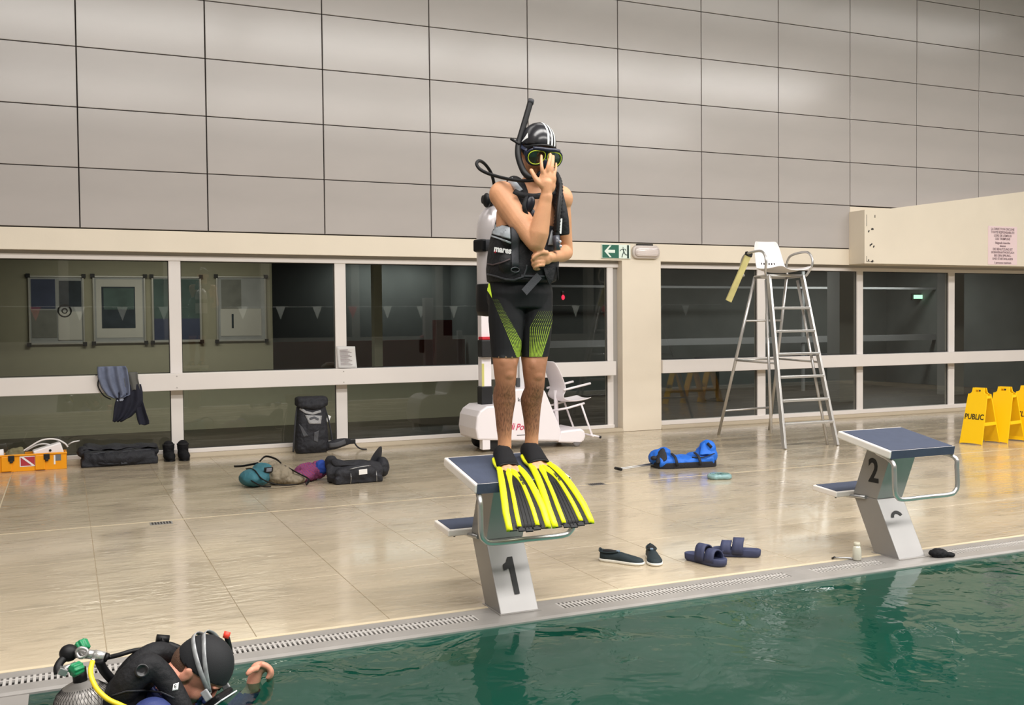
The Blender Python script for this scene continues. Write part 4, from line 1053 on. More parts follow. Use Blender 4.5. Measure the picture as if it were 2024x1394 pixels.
drape_strip('webbing_strap', bvV, [(1018, 452), (1018, 480), (1018, 528)], 15, M['webbing'], V1, .006, .003)
drape_strip('hem_piping', bvV, [(960, 541), (980, 546), (1000, 552), (1016, 553), (1034, 547), (1040, 532), (1041, 524)], 3, M['webbing'], V1, .004, .004)
drape_strip('pocket_piping', bvV, [(957, 520), (975, 524), (993, 519), (1008, 513)], 2.5, mat('brown_piping', (66, 54, 56), rough=.7), V1, .004, .003)
drape_strip('waist_strap', bvV, [(1030, 545), (1060, 546), (1082, 546)], 4, M['webbing'], V1, .004, .003)
p = drape_pt(bvV, 1018, 533, .010)
if p: MB().tube([p+Vector((.022*math.cos(a)*1.0, -.002, .012*math.sin(a))) for a in [2*PI*i/14 for i in range(14)]], .003, 6, closed=True).build('d_ring', mat('dark_grey_ring', (58, 60, 64), rough=.35), V1)
# lettering on the pocket
lp_ = drape_pt(bvV, 994, 495, .006); lq = drape_pt(bvV, 1004, 497, .006)
if lp_ and lq: text('lettering', 'mares', .042, mat('white_print', (235, 235, 235), rough=.5), V1, lp_+Vector((0, -.006, 0)), (lq-lp_), (0, 0, 1), .0008, .0016, .92)
ld = drape_pt(bvV, 981, 498, .006)
if ld: MB().box(ld, (.010, .002, .012), (0, .8, 0)).build('red_mark', M['red'], V1)
# dangling waist-strap tails
a1, a2 = at(1066, 545, Y=-6.62), at(1036, 578, Y=-6.63)
flatbar(MB(), a1, a2, .038, .003, up=(0, 1, 0)).build('strap_tail', M['webbing'], V1)
a1, a2 = at(1085, 532, Y=-6.62), at(1090, 562, Y=-6.60)
tp = MB(); tp.add([at(1074, 530, Y=-6.62), at(1097, 528, Y=-6.60), at(1092, 556, Y=-6.60), at(1085, 563, Y=-6.60), at(1078, 545, Y=-6.62)], [(0, 1, 2, 3, 4)]); tp.build('strap_tail', M['bcd'], V1, solid=.004)
for dx in (0, 4): MB().tube([at(1100+dx*.3, 525, Y=-6.58), at(1101+dx*.6, 540, Y=-6.58), at(1099+dx, 553, Y=-6.58)], .003, 6, sub=3).build('toggle_cord', M['rubber'], V1)

# cylinder on the back
M['tank'] = mat('silver_cylinder', (214, 208, 210), rough=.3, metal=.35)
tx, ty = 1.915, -6.125
TK = MB().lathe([(.02, 2.02), (.03, 2.015), (.05, 2.0), (.078, 1.965), (.092, 1.92), (.096, 1.87), (.096, 1.50), (.094, 1.44)], (tx, ty, 0), 28).build('tank', M['tank'], D1)
MB().lathe([(.100, 1.60), (.102, 1.595), (.102, 1.46), (.094, 1.435), (.05, 1.43)], (tx, ty, 0), 28).build('tank_boot', M['rubber'], TK)
MB().lathe([(.0985, 1.83), (.105, 1.825), (.105, 1.775), (.0985, 1.77)], (tx, ty, 0), 28).build('tank_band', M['webbing'], TK)
MB().box((tx-.09, ty-.03, 1.80), (.05, .08, .065), (0, 0, .3), bev=.01).build('band_buckle', M['rubber'], TK)
MB().tube([(tx, ty, 2.01), (tx, ty, 2.06)], .018, 12).build('valve', M['steel'], TK)
MB().lathe([(.012, -.03), (.022, -.028), (.024, 0), (.022, .012), (.01, .014)], (tx-.055, ty, 2.045), 12, axis=(-1, 0, 0)).build('valve_knob', M['rubber'], TK)
fs_ = MB(); fs_.lathe([(.02, -.02), (.027, -.015), (.027, .02), (.018, .03)], (tx+.02, ty-.055, 2.05), 14, axis=(0, -1, .3)); fs_.ell((tx-.035, ty-.02, 2.04), (.026, .026, .03)); fs_.build('regulator_first_stage', M['rubber'], D1)
MB().ell(at(962, 396, Y=-6.2), (.020, .03, .038)).build('valve_cover', M['rubber'], TK)
# hoses
hp = [(978, 372, -6.20), (974, 352, -6.22), (968, 337, -6.24), (957, 323, -6.27), (947, 318, -6.30), (942, 324, -6.33), (948, 334, -6.36), (962, 342, -6.40), (980, 348, -6.45), (1000, 353, -6.52), (1025, 357, -6.58), (1048, 357, -6.63), (1060, 355, -6.65)]
MB().tube([at(x, y, Y=d) for x, y, d in hp], .0085, 10, sub=5).build('regulator_hose', M['rubber'], D1)
MB().tube([(tx+.02, ty-.06, 2.05), (1.93, -6.28, 2.10), (2.0, -6.36, 2.09), (2.07, -6.42, 2.10), at(1103, 352, Y=-6.50), at(1106, 380, Y=-6.58), at(1102, 420, Y=-6.62), at(1100, 460, Y=-6.62)], .0085, 10, sub=5).build('inflator_supply_hose', M['rubber'], D1)
cp = [at(1098, 345, Y=-6.48), at(1105, 362, Y=-6.53), at(1106, 390, Y=-6.58), at(1103, 420, Y=-6.60), at(1100, 450, Y=-6.61), at(1099, 470, Y=-6.61)]
P_, _x = smoothpath(cp, [.017]*6, 9); rs_ = [.0165+.0022*math.cos(i*PI) for i in range(len(P_))]
MB().tube(P_, rs_, 12).build('corrugated_hose', M['rubber'], D1)
iv = MB().tube([at(1099, 466, Y=-6.62), at(1101, 495, Y=-6.625)], .017, 14).build('inflator', mat('grey_inflator', (70, 74, 84), rough=.3), D1)
for k, (px_, py_) in enumerate(((1106, 478), (1107, 487))): MB().ell(at(px_, py_, Y=-6.635), (.009, .012, .009)).build('button', mat('silver_button', (200, 200, 210), rough=.25, metal=.6), iv)
MB().box(at(1108, 447, Y=-6.60), (.010, .008, .075), (0, .08, 0)).build('white_tag', mat('white_print', (235, 235, 235)), D1)
# harness webbing hanging on the chest
MB().tube([at(1040, 388, Y=-6.60), at(1036, 410, Y=-6.62), at(1044, 432, Y=-6.61)], .011, 8, flat=.5, sub=4).build('chest_strap', M['bcd'], D1)

oc = MB(); oc.ell(at(1046, 405, Y=-6.60), (.026, .022, .045), (.2, .3, 0)); oc.ell(at(1052, 425, Y=-6.60), (.016, .018, .03)); oc.build('spare_regulator', mat('navy_black_plastic', (26, 28, 40), rough=.4), D1)
MB().tube([at(1016, 378, Y=-6.57), at(1035, 386, Y=-6.60), at(1062, 388, Y=-6.60), at(1096, 380, Y=-6.57)], .014, 8, flat=.35, sub=4, up=(0, 1, 0)).build('sternum_strap', M['bcd'], D1)
# second stage in the mouth
SS = MB(); SS.ell(H.p(0, .128, -.075), (.034, .026, .032), H.R, seg=18, rings=12); SS.build('regulator_second_stage', M['rubber'], D1)
# swim cap with three white stripes
CR = (.0820, .1020, .1045)
CP = meshobj('swim_cap', cap_mesh(H, CR, (0, -.42, 1, .004)), mat('glossy_black_cap', (38, 38, 42), rough=.22, spec=.6), D1)
CP.modifiers.new('s', 'SOLIDIFY').thickness = .0015
WS = mat('white_print', (235, 235, 235))
def on_cap(lx, ang, e=1.004):
    """point of the cap at side offset lx (share of its half width), angle from the crown to the front"""
    k = math.sqrt(max(0, 1-lx*lx)); return H.p(lx*CR[0]*e, -.008+CR[1]*e*k*math.sin(ang), .022+CR[2]*e*k*math.cos(ang))
for lx0, lx1 in ((.16, .02), (.40, .20), (.62, .38)):
    rows = []
    for i in range(22):
        t = i/21; ang = math.radians(-28+100*t); c_ = lx1+(lx0-lx1)*min(1, t*1.5); w_ = .055
        rows.append([on_cap(c_-w_+w_*2*k/3, ang, 1.012) for k in range(4)])
    MB().loft(rows, closed=False, cap=False).build('stripe', WS, CP)
mb_ = MB(); rows = []
for i in range(7):
    t = i/6; rows.append([on_cap(-.93+.30*t*.5+(k/3-.5)*.26*(1-t)*1.0, math.radians(46-24*t), 1.012) for k in range(4)])
mb_.loft(rows, closed=False, cap=False).build('logo_mark', WS, CP)
# mask
MF = mat('mask_navy', (28, 34, 56), rough=.35); MLm = mat('mask_lime', (206, 226, 60), rough=.35)
def lensloop(cx, s, r=1., f=.0):
    pts = []
    for i in range(24):
        a = 2*PI*i/24; c_, s_ = math.cos(a), math.sin(a)
        x = .036*math.copysign(abs(c_)**.75, c_); z = .030*math.copysign(abs(s_)**.8, s_)
        if s_ < 0: x *= (1+.30*s_)                       # teardrop towards the cheek
        z += -.006*(c_*s)                                 # outer corner slightly lower
        pts.append(H.p(cx+x*r, f-.35*(cx+x*r)**2*8, z*r+.004))
    return pts
mk_ = MB()
for s in (-1, 1): mk_.tube(lensloop(s*.041, s, 1.14, .118), .0068, 8, closed=True)
mk_.tube([H.p(-.060, .108, .038), H.p(-.03, .122, .043), H.p(0, .126, .043), H.p(.03, .122, .043), H.p(.060, .108, .038)], .010, 8, sub=3)
mk_.ell(H.p(0, .112, -.018), (.019, .024, .030), H.R)
MK = mk_.build('dive_mask', MF, D1)
skb = MB(); skb.loft([[H.p(x*.082*(1-.12*j), .070+.020*j-.10*abs(x)**2*.5, .012+z*.046) for x, z in [(math.cos(2*PI*i/24), math.sin(2*PI*i/24)) for i in range(24)]] for j in range(3)], cap=False); skb.build('mask_skirt', M['rubber'], MK, solid=.003)
for s in (-1, 1):
    MB().tube(lensloop(s*.041, s, 1.0, .127), .0022, 8, closed=True).build('lens_rim', MLm, MK)
    lo = lensloop(s*.041, s, 1.0, .122); c_ = sum(lo, Vector())/len(lo)
    lm = MB(); lm.add(lo+[c_], [(i, (i+1) % 24, 24) for i in range(24)])
    lm.build('lens', mat('dark_lens', (46, 44, 34), rough=.06, spec=.8), MK)
    MB().box(H.p(s*.083, .085, .010), (.010, .024, .026), H.R, bev=.003).build('strap_buckle', MF, MK)
stp = [H.p(math.sin(a)*.089, -.012+math.cos(a)*.108, .012+.02*(1-math.cos(a))*.6) for a in [math.radians(q) for q in range(50, 311, 10)]]
MB().tube(stp, .011, 8, flat=.18, sub=2, up=H.U*1 if False else None).build('mask_strap', MF, MK)
# snorkel
SN = [(1050, 197, -6.47), (1041, 228, -6.48), (1031, 262, -6.49), (1025, 284, -6.50), (1024, 305, -6.53), (1029, 325, -6.57), (1037, 342, -6.61), (1048, 351, -6.63), (1058, 350, -6.64)]
snk = MB().tube([at(x, y, Y=d) for x, y, d in SN], [.0150]*4+[.0155]*3+[.014, .012], 14, sub=5, cap=False).build('snorkel', M['rubber'], D1)
MB().tube([at(1050, 198, Y=-6.47), at(1048, 205, Y=-6.472)], .0165, 14).build('tip_ring', M['webbing'], snk)
MB().tube([at(1009, 274, Y=-6.49), at(1019, 280, Y=-6.50), at(1027, 286, Y=-6.52)], .007, 8).build('keeper_clip', M['rubber'], snk)

# fins
def fin(i, tip):
    heel, d, sd, up, toes = ft[i]
    if sd.x < 0: sd_ = -sd
    else: sd_ = sd
    tip = Vector(tip); t0 = heel+d*.175+up*.012
    # blade centre line: leaves the sole, bends down to the tip
    dirt = (tip-t0).normalized()
    cl = []; ups = []
    for k in range(15):
        s = k/14; p = t0.lerp(tip, s) + Vector((0, 0, 1))*.048*math.sin(s*PI)**.8*(1-s*.3); cl.append(p)
    side = (sd_*1.0); side = (side - dirt*side.dot(dirt)).normalized(); nb = side.cross(dirt); nb = nb if nb.z > 0 else -nb
    def W(s): return .052+.048*min(1, s*1.25)**.8
    root = MB()
    def strip(name, f0, f1, h, m, s0=0., s1=1., hh=.004, wave=0):
        """strip between side shares f0(s)..f1(s) at height h over the blade"""
        mb = MB(); rows = []
        for k in range(21):
            s = s0+(s1-s0)*k/20; kk = s*14; i0 = min(13, int(kk)); p = cl[i0].lerp(cl[i0+1], kk-i0)
            a, b = f0(s)*W(s), f1(s)*W(s)
            prof = [(a, 0), (a+(b-a)*.12, h), (a+(b-a)*.5, h*1.15), (b-(b-a)*.12, h), (b, 0), (b, -hh), (a, -hh)]
            rows.append([p+side*x+nb*z for x, z in prof])
        mb.loft(rows); return mb.build(name, m, D1)
    F_ = strip('fin_blade', lambda s: -.93, lambda s: .93, .001, M['rubber'], 0, .985)
    def part(*a, **k):
        o = strip(*a, **k); child(o, F_); return o
    rin = lambda s: .55+.20*s
    aout = lambda s: (.40+.13*s)*min(1, max(s-.05, 0)/.13)**.5
    ainn = lambda s: (.18+.14*s)*min(1, max(s-.26, 0)/.16)**.5
    part('yellow_rail', lambda s: -1.03, lambda s: -rin(s), .011, M['lime'], -.0, 1.0, .007)
    part('yellow_rail', lambda s: rin(s), lambda s: 1.03, .011, M['lime'], -.0, 1.0, .007)
    part('yellow_arch', lambda s: -max(.02, aout(s)), lambda s: -ainn(s)+.004, .008, M['lime'], .05, .97)
    part('yellow_arch', lambda s: ainn(s)-.004, lambda s: max(.02, aout(s)), .008, M['lime'], .05, .97)
    for x in (-.12, .0, .12):
        part('blade_rib', lambda s, x=x: x*(1+.4*s)-.018, lambda s, x=x: x*(1+.4*s)+.018, .003, M['rubber'], .45, 1.0)
    for x in (-.72, -.33, .0, .36, .72): part('tip_scallop', lambda s, x=x: x-.17, lambda s, x=x: x+.17, .001, M['rubber'], .93, 1.025-.03*abs(x))
    # lettering on the outer arch
    s = .40; p = cl[5].lerp(cl[6], .6); k = p+side*W(s)*.36+nb*.0105
    text('lettering', 'mares', .024, M['ink'], F_, k, (dirt+side*.12), side, .0004, .0006, 1.1)
    # yellow arms of the rails along the foot pocket
    for s in (-1, 1):
        a = heel+d*.055+sd_*s*.045+up*.018; b = heel+d*.12+sd_*s*.050+up*.012; c = cl[0]+side*s*W(0)*.86+nb*.003; e_ = cl[1]+side*s*W(.07)*.86+nb*.003
        o = MB().tube([a, b, c, e_], [.012, .010, .013, .012], 10, sub=4); o.build('rail_arm', M['lime'], F_)
    # foot pocket
    fp = MB(); rings = []
    for q, hw, hh, lift in ((-.012, .026, .030, .030), (.0, .038, .045, .034), (.045, .043, .052, .044), (.09, .046, .048, .042), (.13, .049, .037, .034), (.17, .052, .029, .026), (.195, .052, .023, .020)):
        c = heel+d*q+up*lift*.85
        rings.append([c+sd_*hw*math.copysign(abs(math.cos(a))**.8, math.cos(a))+up*hh*math.sin(a)*(1.0 if math.sin(a) > 0 else .72) for a in [2*PI*k/20 for k in range(20)]])
    me = MB().loft(rings, cap=False); po = me.build('foot_pocket', M['neoprene'], F_, solid=.005)
    lipm = MB().tube(rings[-1], .0045, 8, closed=True); lipm.build('pocket_lip', M['rubber'], F_)
    MB().add([cl[0]+side*-.055-nb*.004, cl[0]+side*.055-nb*.004, heel+d*.10+sd_*.045-up*.004, heel+d*.10-sd_*.045-up*.004], [(0, 1, 2, 3)]).build('sole', M['rubber'], F_, solid=.006)
    return F_
fin(0, at(1046, 1046, Y=-7.0)); fin(1, at(1134, 1038, Y=-7.02))
# ================================================================== the diver in the water, head bowed, at the pool edge
M['blue_suit'] = mat('blue_neoprene', (44, 56, 108), rough=.6, var=.12, vscale=10, bump=.2, bscale=90)
SK2 = skin_mat('pink_skin', (216, 150, 126))
D2 = thing('person', 'diver in the water with bowed head, black cap, blue wetsuit and yellow hose', 'person', (.1, -7.25, -.6))
YD = -7.20
Rt = Vector((math.cos(YAW), -math.sin(YAW), 0)); Fw = Vector((math.sin(YAW), math.cos(YAW), 0)); Zu = Vector((0, 0, 1))
h2 = Frame(at(393, 1325, Y=YD), Rt*.58-Zu*.80-Fw*.16, Rt*.80+Zu*.58+Fw*.02, 1.08)
bd = MB()
B2 = lambda x, y, Y_=YD: at(x, y, Y=Y_)
add_head(bd, h2, (B2(335, 1352, YD+.0), B2(300, 1385, YD+.02)), .062)
# torso: upright in the water, chest towards the picture's right
nk = B2(290, 1392, YD+.02)
tors = [(B2(298, 1378), .07, .07), (B2(290, 1400), .13, .105), (B2(286, 1430), .19, .125), (B2(282, 1475), .205, .135), (B2(280, 1540), .185, .13), (B2(282, 1620), .165, .12), (B2(286, 1700), .17, .125)]
rings = []
for c, hw, hd in tors:
    rings.append([c + Fw*hw*math.cos(a) + Rt*hd*math.sin(a) for a in [2*PI*i/26 for i in range(26)]])
bd.loft(rings)
# near shoulder and arm (under water), far arm reaching to the edge with its hand above water
ns = B2(300, 1425, YD-.17); fsd = B2(330, 1400, YD+.16)
limb(bd, [(ns, .075), (ns+Rt*.10-Zu*.20, .055), (ns+Rt*.26-Zu*.32, .042), (ns+Rt*.40-Zu*.25, .033)], 4, 16)
hw_ = at(500, 1352, Y=-7.02)
limb(bd, [(fsd, .07), (fsd+Rt*.10-Zu*.20, .052), (fsd.lerp(hw_, .6)-Zu*.14, .042), (hw_-Zu*.045-Rt*.02, .030), (hw_-Zu*.01, .027)], 4, 16)
# far hand: relaxed, back of the hand up, fingers hanging down
C = lambda x, y, Y_=-7.02: at(x, y, Y=Y_)
bd.ell(C(513, 1320, -7.02), (.036, .030, .024)); bd.ell(C(506, 1330, -7.02), (.026, .026, .026))
limb(bd, [(hw_, .027), (C(506, 1330), .027)], 2, 12)
for k, (dx, dy, yy) in enumerate(((0, 0, -7.055), (4, 1, -7.03), (6, 3, -7.005), (4, 7, -6.985))):
    limb(bd, [(C(519+dx, 1314+dy, yy), .0125), (C(530+dx*.7, 1320+dy, yy), .0115), (C(534+dx*.5, 1330+dy, yy), .0105), (C(529+dx*.3, 1340+dy*.8, yy), .0092)], 3, 12)
limb(bd, [(C(506, 1322, -7.06), .014), (C(497, 1325, -7.08), .0125), (C(490, 1332, -7.085), .0105)], 3, 12)
# legs, hanging below the surface
for s in (-1, 1):
    a = B2(286, 1700)+Fw*s*.09; limb(bd, [(a, .095), (a-Zu*.40+Rt*.05, .065), (a-Zu*.80-Rt*.05, .045), (a-Zu*.86+Rt*.1, .035)], 4, 14)
me2 = fuse(bd, .005, 4, .5, 'body2'); BO = meshobj('body', me2, SK2, D2)
# hair at the nape
hp_ = MB(); hp_.ell(h2.p(0, -.034, -.006), (.076, .076, .074), h2.R, seg=28, rings=18)
HR = hp_.build('hair', mat('short_brown_hair', (92, 66, 50), rough=.9, bump=.6, bscale=400), D2)
# wetsuit: torso and arms, ending at the neck and wrist
bm = bmesh.new(); bm.from_mesh(me2); bm.normal_update()
for v in bm.verts: v.co += v.normal*.0045
nkc = B2(318, 1368); nkn = (h2.U*.9-Zu*-.3).normalized()
pl_n = (B2(345, 1345)-B2(300, 1385)).normalized()
dele = []
for v in bm.verts:
    px, py = proj(v.co)
    q_ = v.co-B2(322, 1364); h_ = q_.dot(pl_n)
    if h_ > 0 and (q_-pl_n*h_).length < (.115 if h_ < .1 else .4) and px > 300 and v.co.z > -.03: dele.append(v)
    elif v.co.z > -.05 and (v.co-hw_).length < .16: dele.append(v)
bmesh.ops.delete(bm, geom=dele, context='VERTS')
wme = bpy.data.meshes.new('wetsuit'); bm.to_mesh(wme); bm.free(); WSU = meshobj('wetsuit', wme, M['blue_suit'], D2)
MB().tube([B2(322, 1364)+(h2.L*math.cos(a)+pl_n.cross(h2.L)*math.sin(a))*.068 for a in [2*PI*i/24 for i in range(24)]], .009, 8, closed=True).build('collar', M['blue_suit'], WSU)
# cap, mask
c2 = meshobj('swim_cap', cap_mesh(h2, (.083, .103, .106), (0, -.35, 1, .008), c=(0, -.004, .022)), mat('matt_black_cap', (19, 20, 24), rough=.75, bump=.1, bscale=300), D2)
c2.modifiers.new('s', 'SOLIDIFY').thickness = .002
MG = mat('clear_grey_silicone', (150, 152, 154), rough=.25, var=.25, vscale=40, spec=.7)
mk2 = MB(); mk2.box(h2.p(0, .116, .004), (.150, .022, .072), h2.R, bev=.010); mk2.ell(h2.p(0, .112, -.028), (.018, .022, .024), h2.R); MK2 = mk2.build('dive_mask', M['rubber'], D2)
MB().box(h2.p(0, .131, .006), (.156, .006, .080), h2.R, bev=.0025).build('mask_frame', mat('white_frame', (226, 230, 232), rough=.25), MK2)
MB().box(h2.p(0, .135, .006), (.130, .002, .058), h2.R).build('lens', mat('dark_lens', (46, 44, 34)), MK2)
for s in (-1, 1):
    MB().box(h2.p(s*.084, .088, .012), (.012, .040, .028), h2.R, bev=.004).build('strap_buckle', MG, MK2)
    for (u1, u2) in ((.092, .010), (.060, .004)):
        rows = []
        for i in range(22):
            t = i/21; a = math.radians(35+145*t); u = .012+(u1-.012)*math.sin(min(1, t*1.3)*PI/2)
            ww = .008
            sx = .092*math.sqrt(max(.05, 1-((u-.022)/.118)**2)); sy = .110*math.sqrt(max(.05, 1-((u-.022)/.118)**2))
            rows.append([h2.p(s*math.sin(a)*sx, -.004+math.cos(a)*sy, u+ww*(k-1)) for k in range(3)])
        MB().loft(rows, closed=False, cap=False).build('mask_strap', MG, MK2, solid=.003)
MB().tube([at(446, 1262, Y=-7.10), at(450, 1249, Y=-7.095)], .0125, 14).build('snorkel_tip', mat('orange_red_tip', (244, 70, 52), rough=.4), D2)
MB().tube([at(448, 1258, Y=-7.10), at(455, 1290, Y=-7.08), at(452, 1325, Y=-7.09), at(430, 1362, Y=-7.14)], .0105, 12, sub=4).build('snorkel', M['rubber'], D2)
# vest: collar pad, shoulder yoke, side
vb = MB()
def L_(pts, r, flat=1., up=None): vb.tube([Vector(p) for p in pts], r, 14, flat=flat, sub=4, up=up)
L_([B2(225, 1400, YD-.06), B2(252, 1352, YD-.09), B2(288, 1320, YD-.10), B2(308, 1322, YD-.10), B2(335, 1354, YD-.11), B2(356, 1394, YD-.13), B2(370, 1430, YD-.14)], [.05, .055, .050, .042, .040, .040, .04], .9)
L_([B2(225, 1400, YD+.08), B2(255, 1335, YD+.07), B2(290, 1298, YD+.08), B2(325, 1290, YD+.10), B2(352, 1320, YD+.12), B2(380, 1360, YD+.13), B2(400, 1420, YD+.13)], [.05, .050, .042, .040, .038, .036, .036], .9)
vb.ell(B2(252, 1372, YD), (.075, .13, .085), (0, 0, -.4)); vb.ell(B2(236, 1410, YD), (.08, .15, .12))
vb.ell(B2(285, 1338, YD), (.055, .11, .050), (0, 0, -.4))
vme = fuse(vb, .007, 4, .5, 'vest2'); V2 = meshobj('buoyancy_vest', vme, M['bcd'], D2)
bv2 = bvh_of([V2])
p = drape_pt(bv2, 281, 1326, .004)
if p:
    n_ = (CAM-p).normalized(); MB().lathe([(.024, 0), (.024, .006), (.018, .009), (.016, .004), (.006, .004)], p, 20, axis=n_).build('dump_valve', mat('valve_black', (30, 30, 32), rough=.3), V2)
drape_strip('piping', bv2, [(222, 1375), (250, 1366), (285, 1364), (320, 1368), (345, 1380)], 2.5, M['webbing'], V2, .003, .003)
drape_poly('white_badge', bv2, [(342, 1353), (352, 1350), (351, 1364), (340, 1366)], WS, V2, .004, 4, .001)
q0, q1 = drape_pt(bv2, 341, 1360, .007), drape_pt(bv2, 350, 1356, .007)
if q0 and q1: text('lettering', 'E', .020, M['ink'], V2, (q0+q1)/2, (q1-q0), (0, 0, 1), .0005)
# inflator pipe over the far shoulder
iv = MB(); P_, _x = smoothpath([at(352, 1296, Y=-7.05), at(335, 1283, Y=-7.05), at(322, 1270, Y=-7.06), at(314, 1268, Y=-7.07)], [1]*4, 10)
iv.tube(P_, [.016+.002*math.cos(i*PI) for i in range(len(P_))], 12); iv.build('corrugated_hose', M['rubber'], D2)
MB().tube([at(309, 1262, Y=-7.06), at(334, 1264, Y=-7.06)], .015, 14).build('inflator_head', M['rubber'], D2)
MB().tube([at(372, 1292, Y=-7.06), at(350, 1282, Y=-7.06), at(330, 1276, Y=-7.06), at(300, 1280, Y=-7.08), at(296, 1296, Y=-7.10)], .015, 10, sub=4).build('shoulder_hose', M['rubber'], D2)
# cylinder in a black net with twin-knob valve
tc = B2(168, 1420, YD-.0); ax = (Zu*1-Rt*.10).normalized()
M['net_tank'] = None
nm = bpy.data.materials.new('netted_cylinder'); nm.use_nodes = True; nt = nm.node_tree; b = nt.nodes['Principled BSDF']; b.inputs['Metallic'].default_value = .3; b.inputs['Roughness'].default_value = .35
TKm = MB().lathe([(.012, .135), (.03, .133), (.055, .122), (.082, .100), (.097, .070), (.1035, .035), (.105, 0), (.105, -.55), (.09, -.58), (0, -.6)], tc, 40, axis=ax)
nt2 = mat('cylinder_grey', (150, 146, 142), rough=.35, metal=.3)
T2 = TKm.build('tank', nt2, D2)
# woven net as real thin cords
net = MB(); R0 = Vector((0, 0, 1)).rotation_difference(ax).to_matrix()
def tp_(a, z):
    pr = [(.0, .136), (.03, .134), (.055, .123), (.082, .101), (.097, .071), (.1035, .036), (.105, 0), (.105, -.20)]
    for (r0, z0), (r1, z1) in zip(pr, pr[1:]):
        if z <= z0 and z >= z1: r = r0+(r1-r0)*(z0-z)/(z0-z1); break
    else: r = .105
    return Vector(tc)+R0 @ Vector(((r+.0008)*math.cos(a), (r+.0008)*math.sin(a), z))
for sgn in (-1, 1):
    for k in range(46):
        a0 = 2*PI*k/46; net.tube([tp_(a0+sgn*i*.085, .118-i*.019) for i in range(17)], .0007, 3, cap=False)
o = net.build('cylinder_net', mat('net_cord', (40, 38, 38), rough=.8), T2, fix=False); tag(o, kind='stuff')
V0 = Vector(tc)+ax*.135
MB().tube([V0-ax*.012, V0+ax*.045], .024, 16).build('valve_body', M['rubber'], T2)
MB().lathe([(.035, -.01), (.05, -.03), (.056, -.035)], V0, 20, axis=ax).build('neck_collar', M['rubber'], T2)
GR = mat('green_knob', (24, 132, 84), rough=.4, var=.1)
def knob(px, py, Y_, axis):
    mb = MB(); c = at(px, py, Y=Y_); A_ = Vector(axis).normalized(); Rk = Vector((0, 0, 1)).rotation_difference(A_).to_matrix(); rings = []
    for z, r in ((-.020, .017), (-.016, .021), (.014, .022), (.019, .018)):
        rings.append([c+Rk @ Vector(((r+.0022*math.cos(a*8))*math.cos(a), (r+.0022*math.cos(a*8))*math.sin(a), z)) for a in [2*PI*i/48 for i in range(48)]])
    mb.loft(rings); return mb.build('valve_knob', GR, T2)
knob(163, 1277, -7.13, -Rt*.5+Zu*.7+Fw*.3); knob(151, 1323, -7.26, -Rt*.6-Fw*.9+Zu*-.1)
CHm = M['chrome']
MB().tube([at(150, 1292, Y=-7.18), at(172, 1293, Y=-7.19), at(188, 1295, Y=-7.20)], .016, 14).build('first_stage', CHm, D2)
MB().tube([at(186, 1294, Y=-7.20), at(207, 1299, Y=-7.21)], .0175, 16).build('first_stage_turret', mat('bright_nickel', (222, 222, 220), rough=.22, metal=.7), D2)
MB().tube([at(207, 1299, Y=-7.21), at(213, 1301, Y=-7.21)], .016, 16).build('hose_port', M['rubber'], D2)
MB().tube([at(151, 1288, Y=-7.20), at(160, 1281, Y=-7.205), at(172, 1285, Y=-7.21), at(170, 1296, Y=-7.215), at(157, 1300, Y=-7.21)], .006, 8, closed=True, sub=3).build('yoke', CHm, D2)
MB().ell(at(136, 1291, Y=-7.17), (.032, .030, .030)).build('yoke_screw_cap', M['rubber'], D2)
MB().tube([at(136, 1296, Y=-7.17), at(122, 1306, Y=-7.19), at(114, 1320, Y=-7.21), at(115, 1332, Y=-7.22)], .014, 12, sub=4).build('regulator_hose', M['rubber'], D2)
MB().box(at(124, 1327, Y=-7.24), (.030, .03, .024), (0, .5, 0), bev=.003).build('second_valve_port', M['steel'], T2)
MB().tube([at(118, 1328, Y=-7.23), at(135, 1320, Y=-7.23), at(150, 1313, Y=-7.22)], .010, 10).build('cross_bar', M['chrome'], T2)
MB().tube([at(184, 1303, Y=-7.24), at(183, 1309, Y=-7.25)], .0075, 10).build('hose_fitting', CHm, D2)
MB().tube([at(183, 1308, Y=-7.25), at(179, 1325, Y=-7.28), at(182, 1343, Y=-7.31), at(193, 1364, Y=-7.34), at(214, 1383, Y=-7.36), at(240, 1395, Y=-7.37), at(275, 1412, Y=-7.37)], .0088, 12, sub=5).build('yellow_hose', mat('yellow_rubber', (250, 214, 44), rough=.35), D2)
MB().tube([at(213, 1300, Y=-7.20), at(235, 1295, Y=-7.15), at(262, 1287, Y=-7.12), at(290, 1283, Y=-7.10)], .0085, 10, sub=4).build('pressure_hose', M['rubber'], D2)
MB().tube([at(195, 1304, Y=-7.22), at(205, 1325, Y=-7.20), at(222, 1345, Y=-7.18)], .016, 10, sub=3).build('low_hose', M['rubber'], D2)
for s in (-1, 1): MB().ell(h2.p(s*.031, .080, .002), (.012,)*3, h2.R, seg=12, rings=8).build('eye', mat('eye_white', (225, 220, 215)), D2)
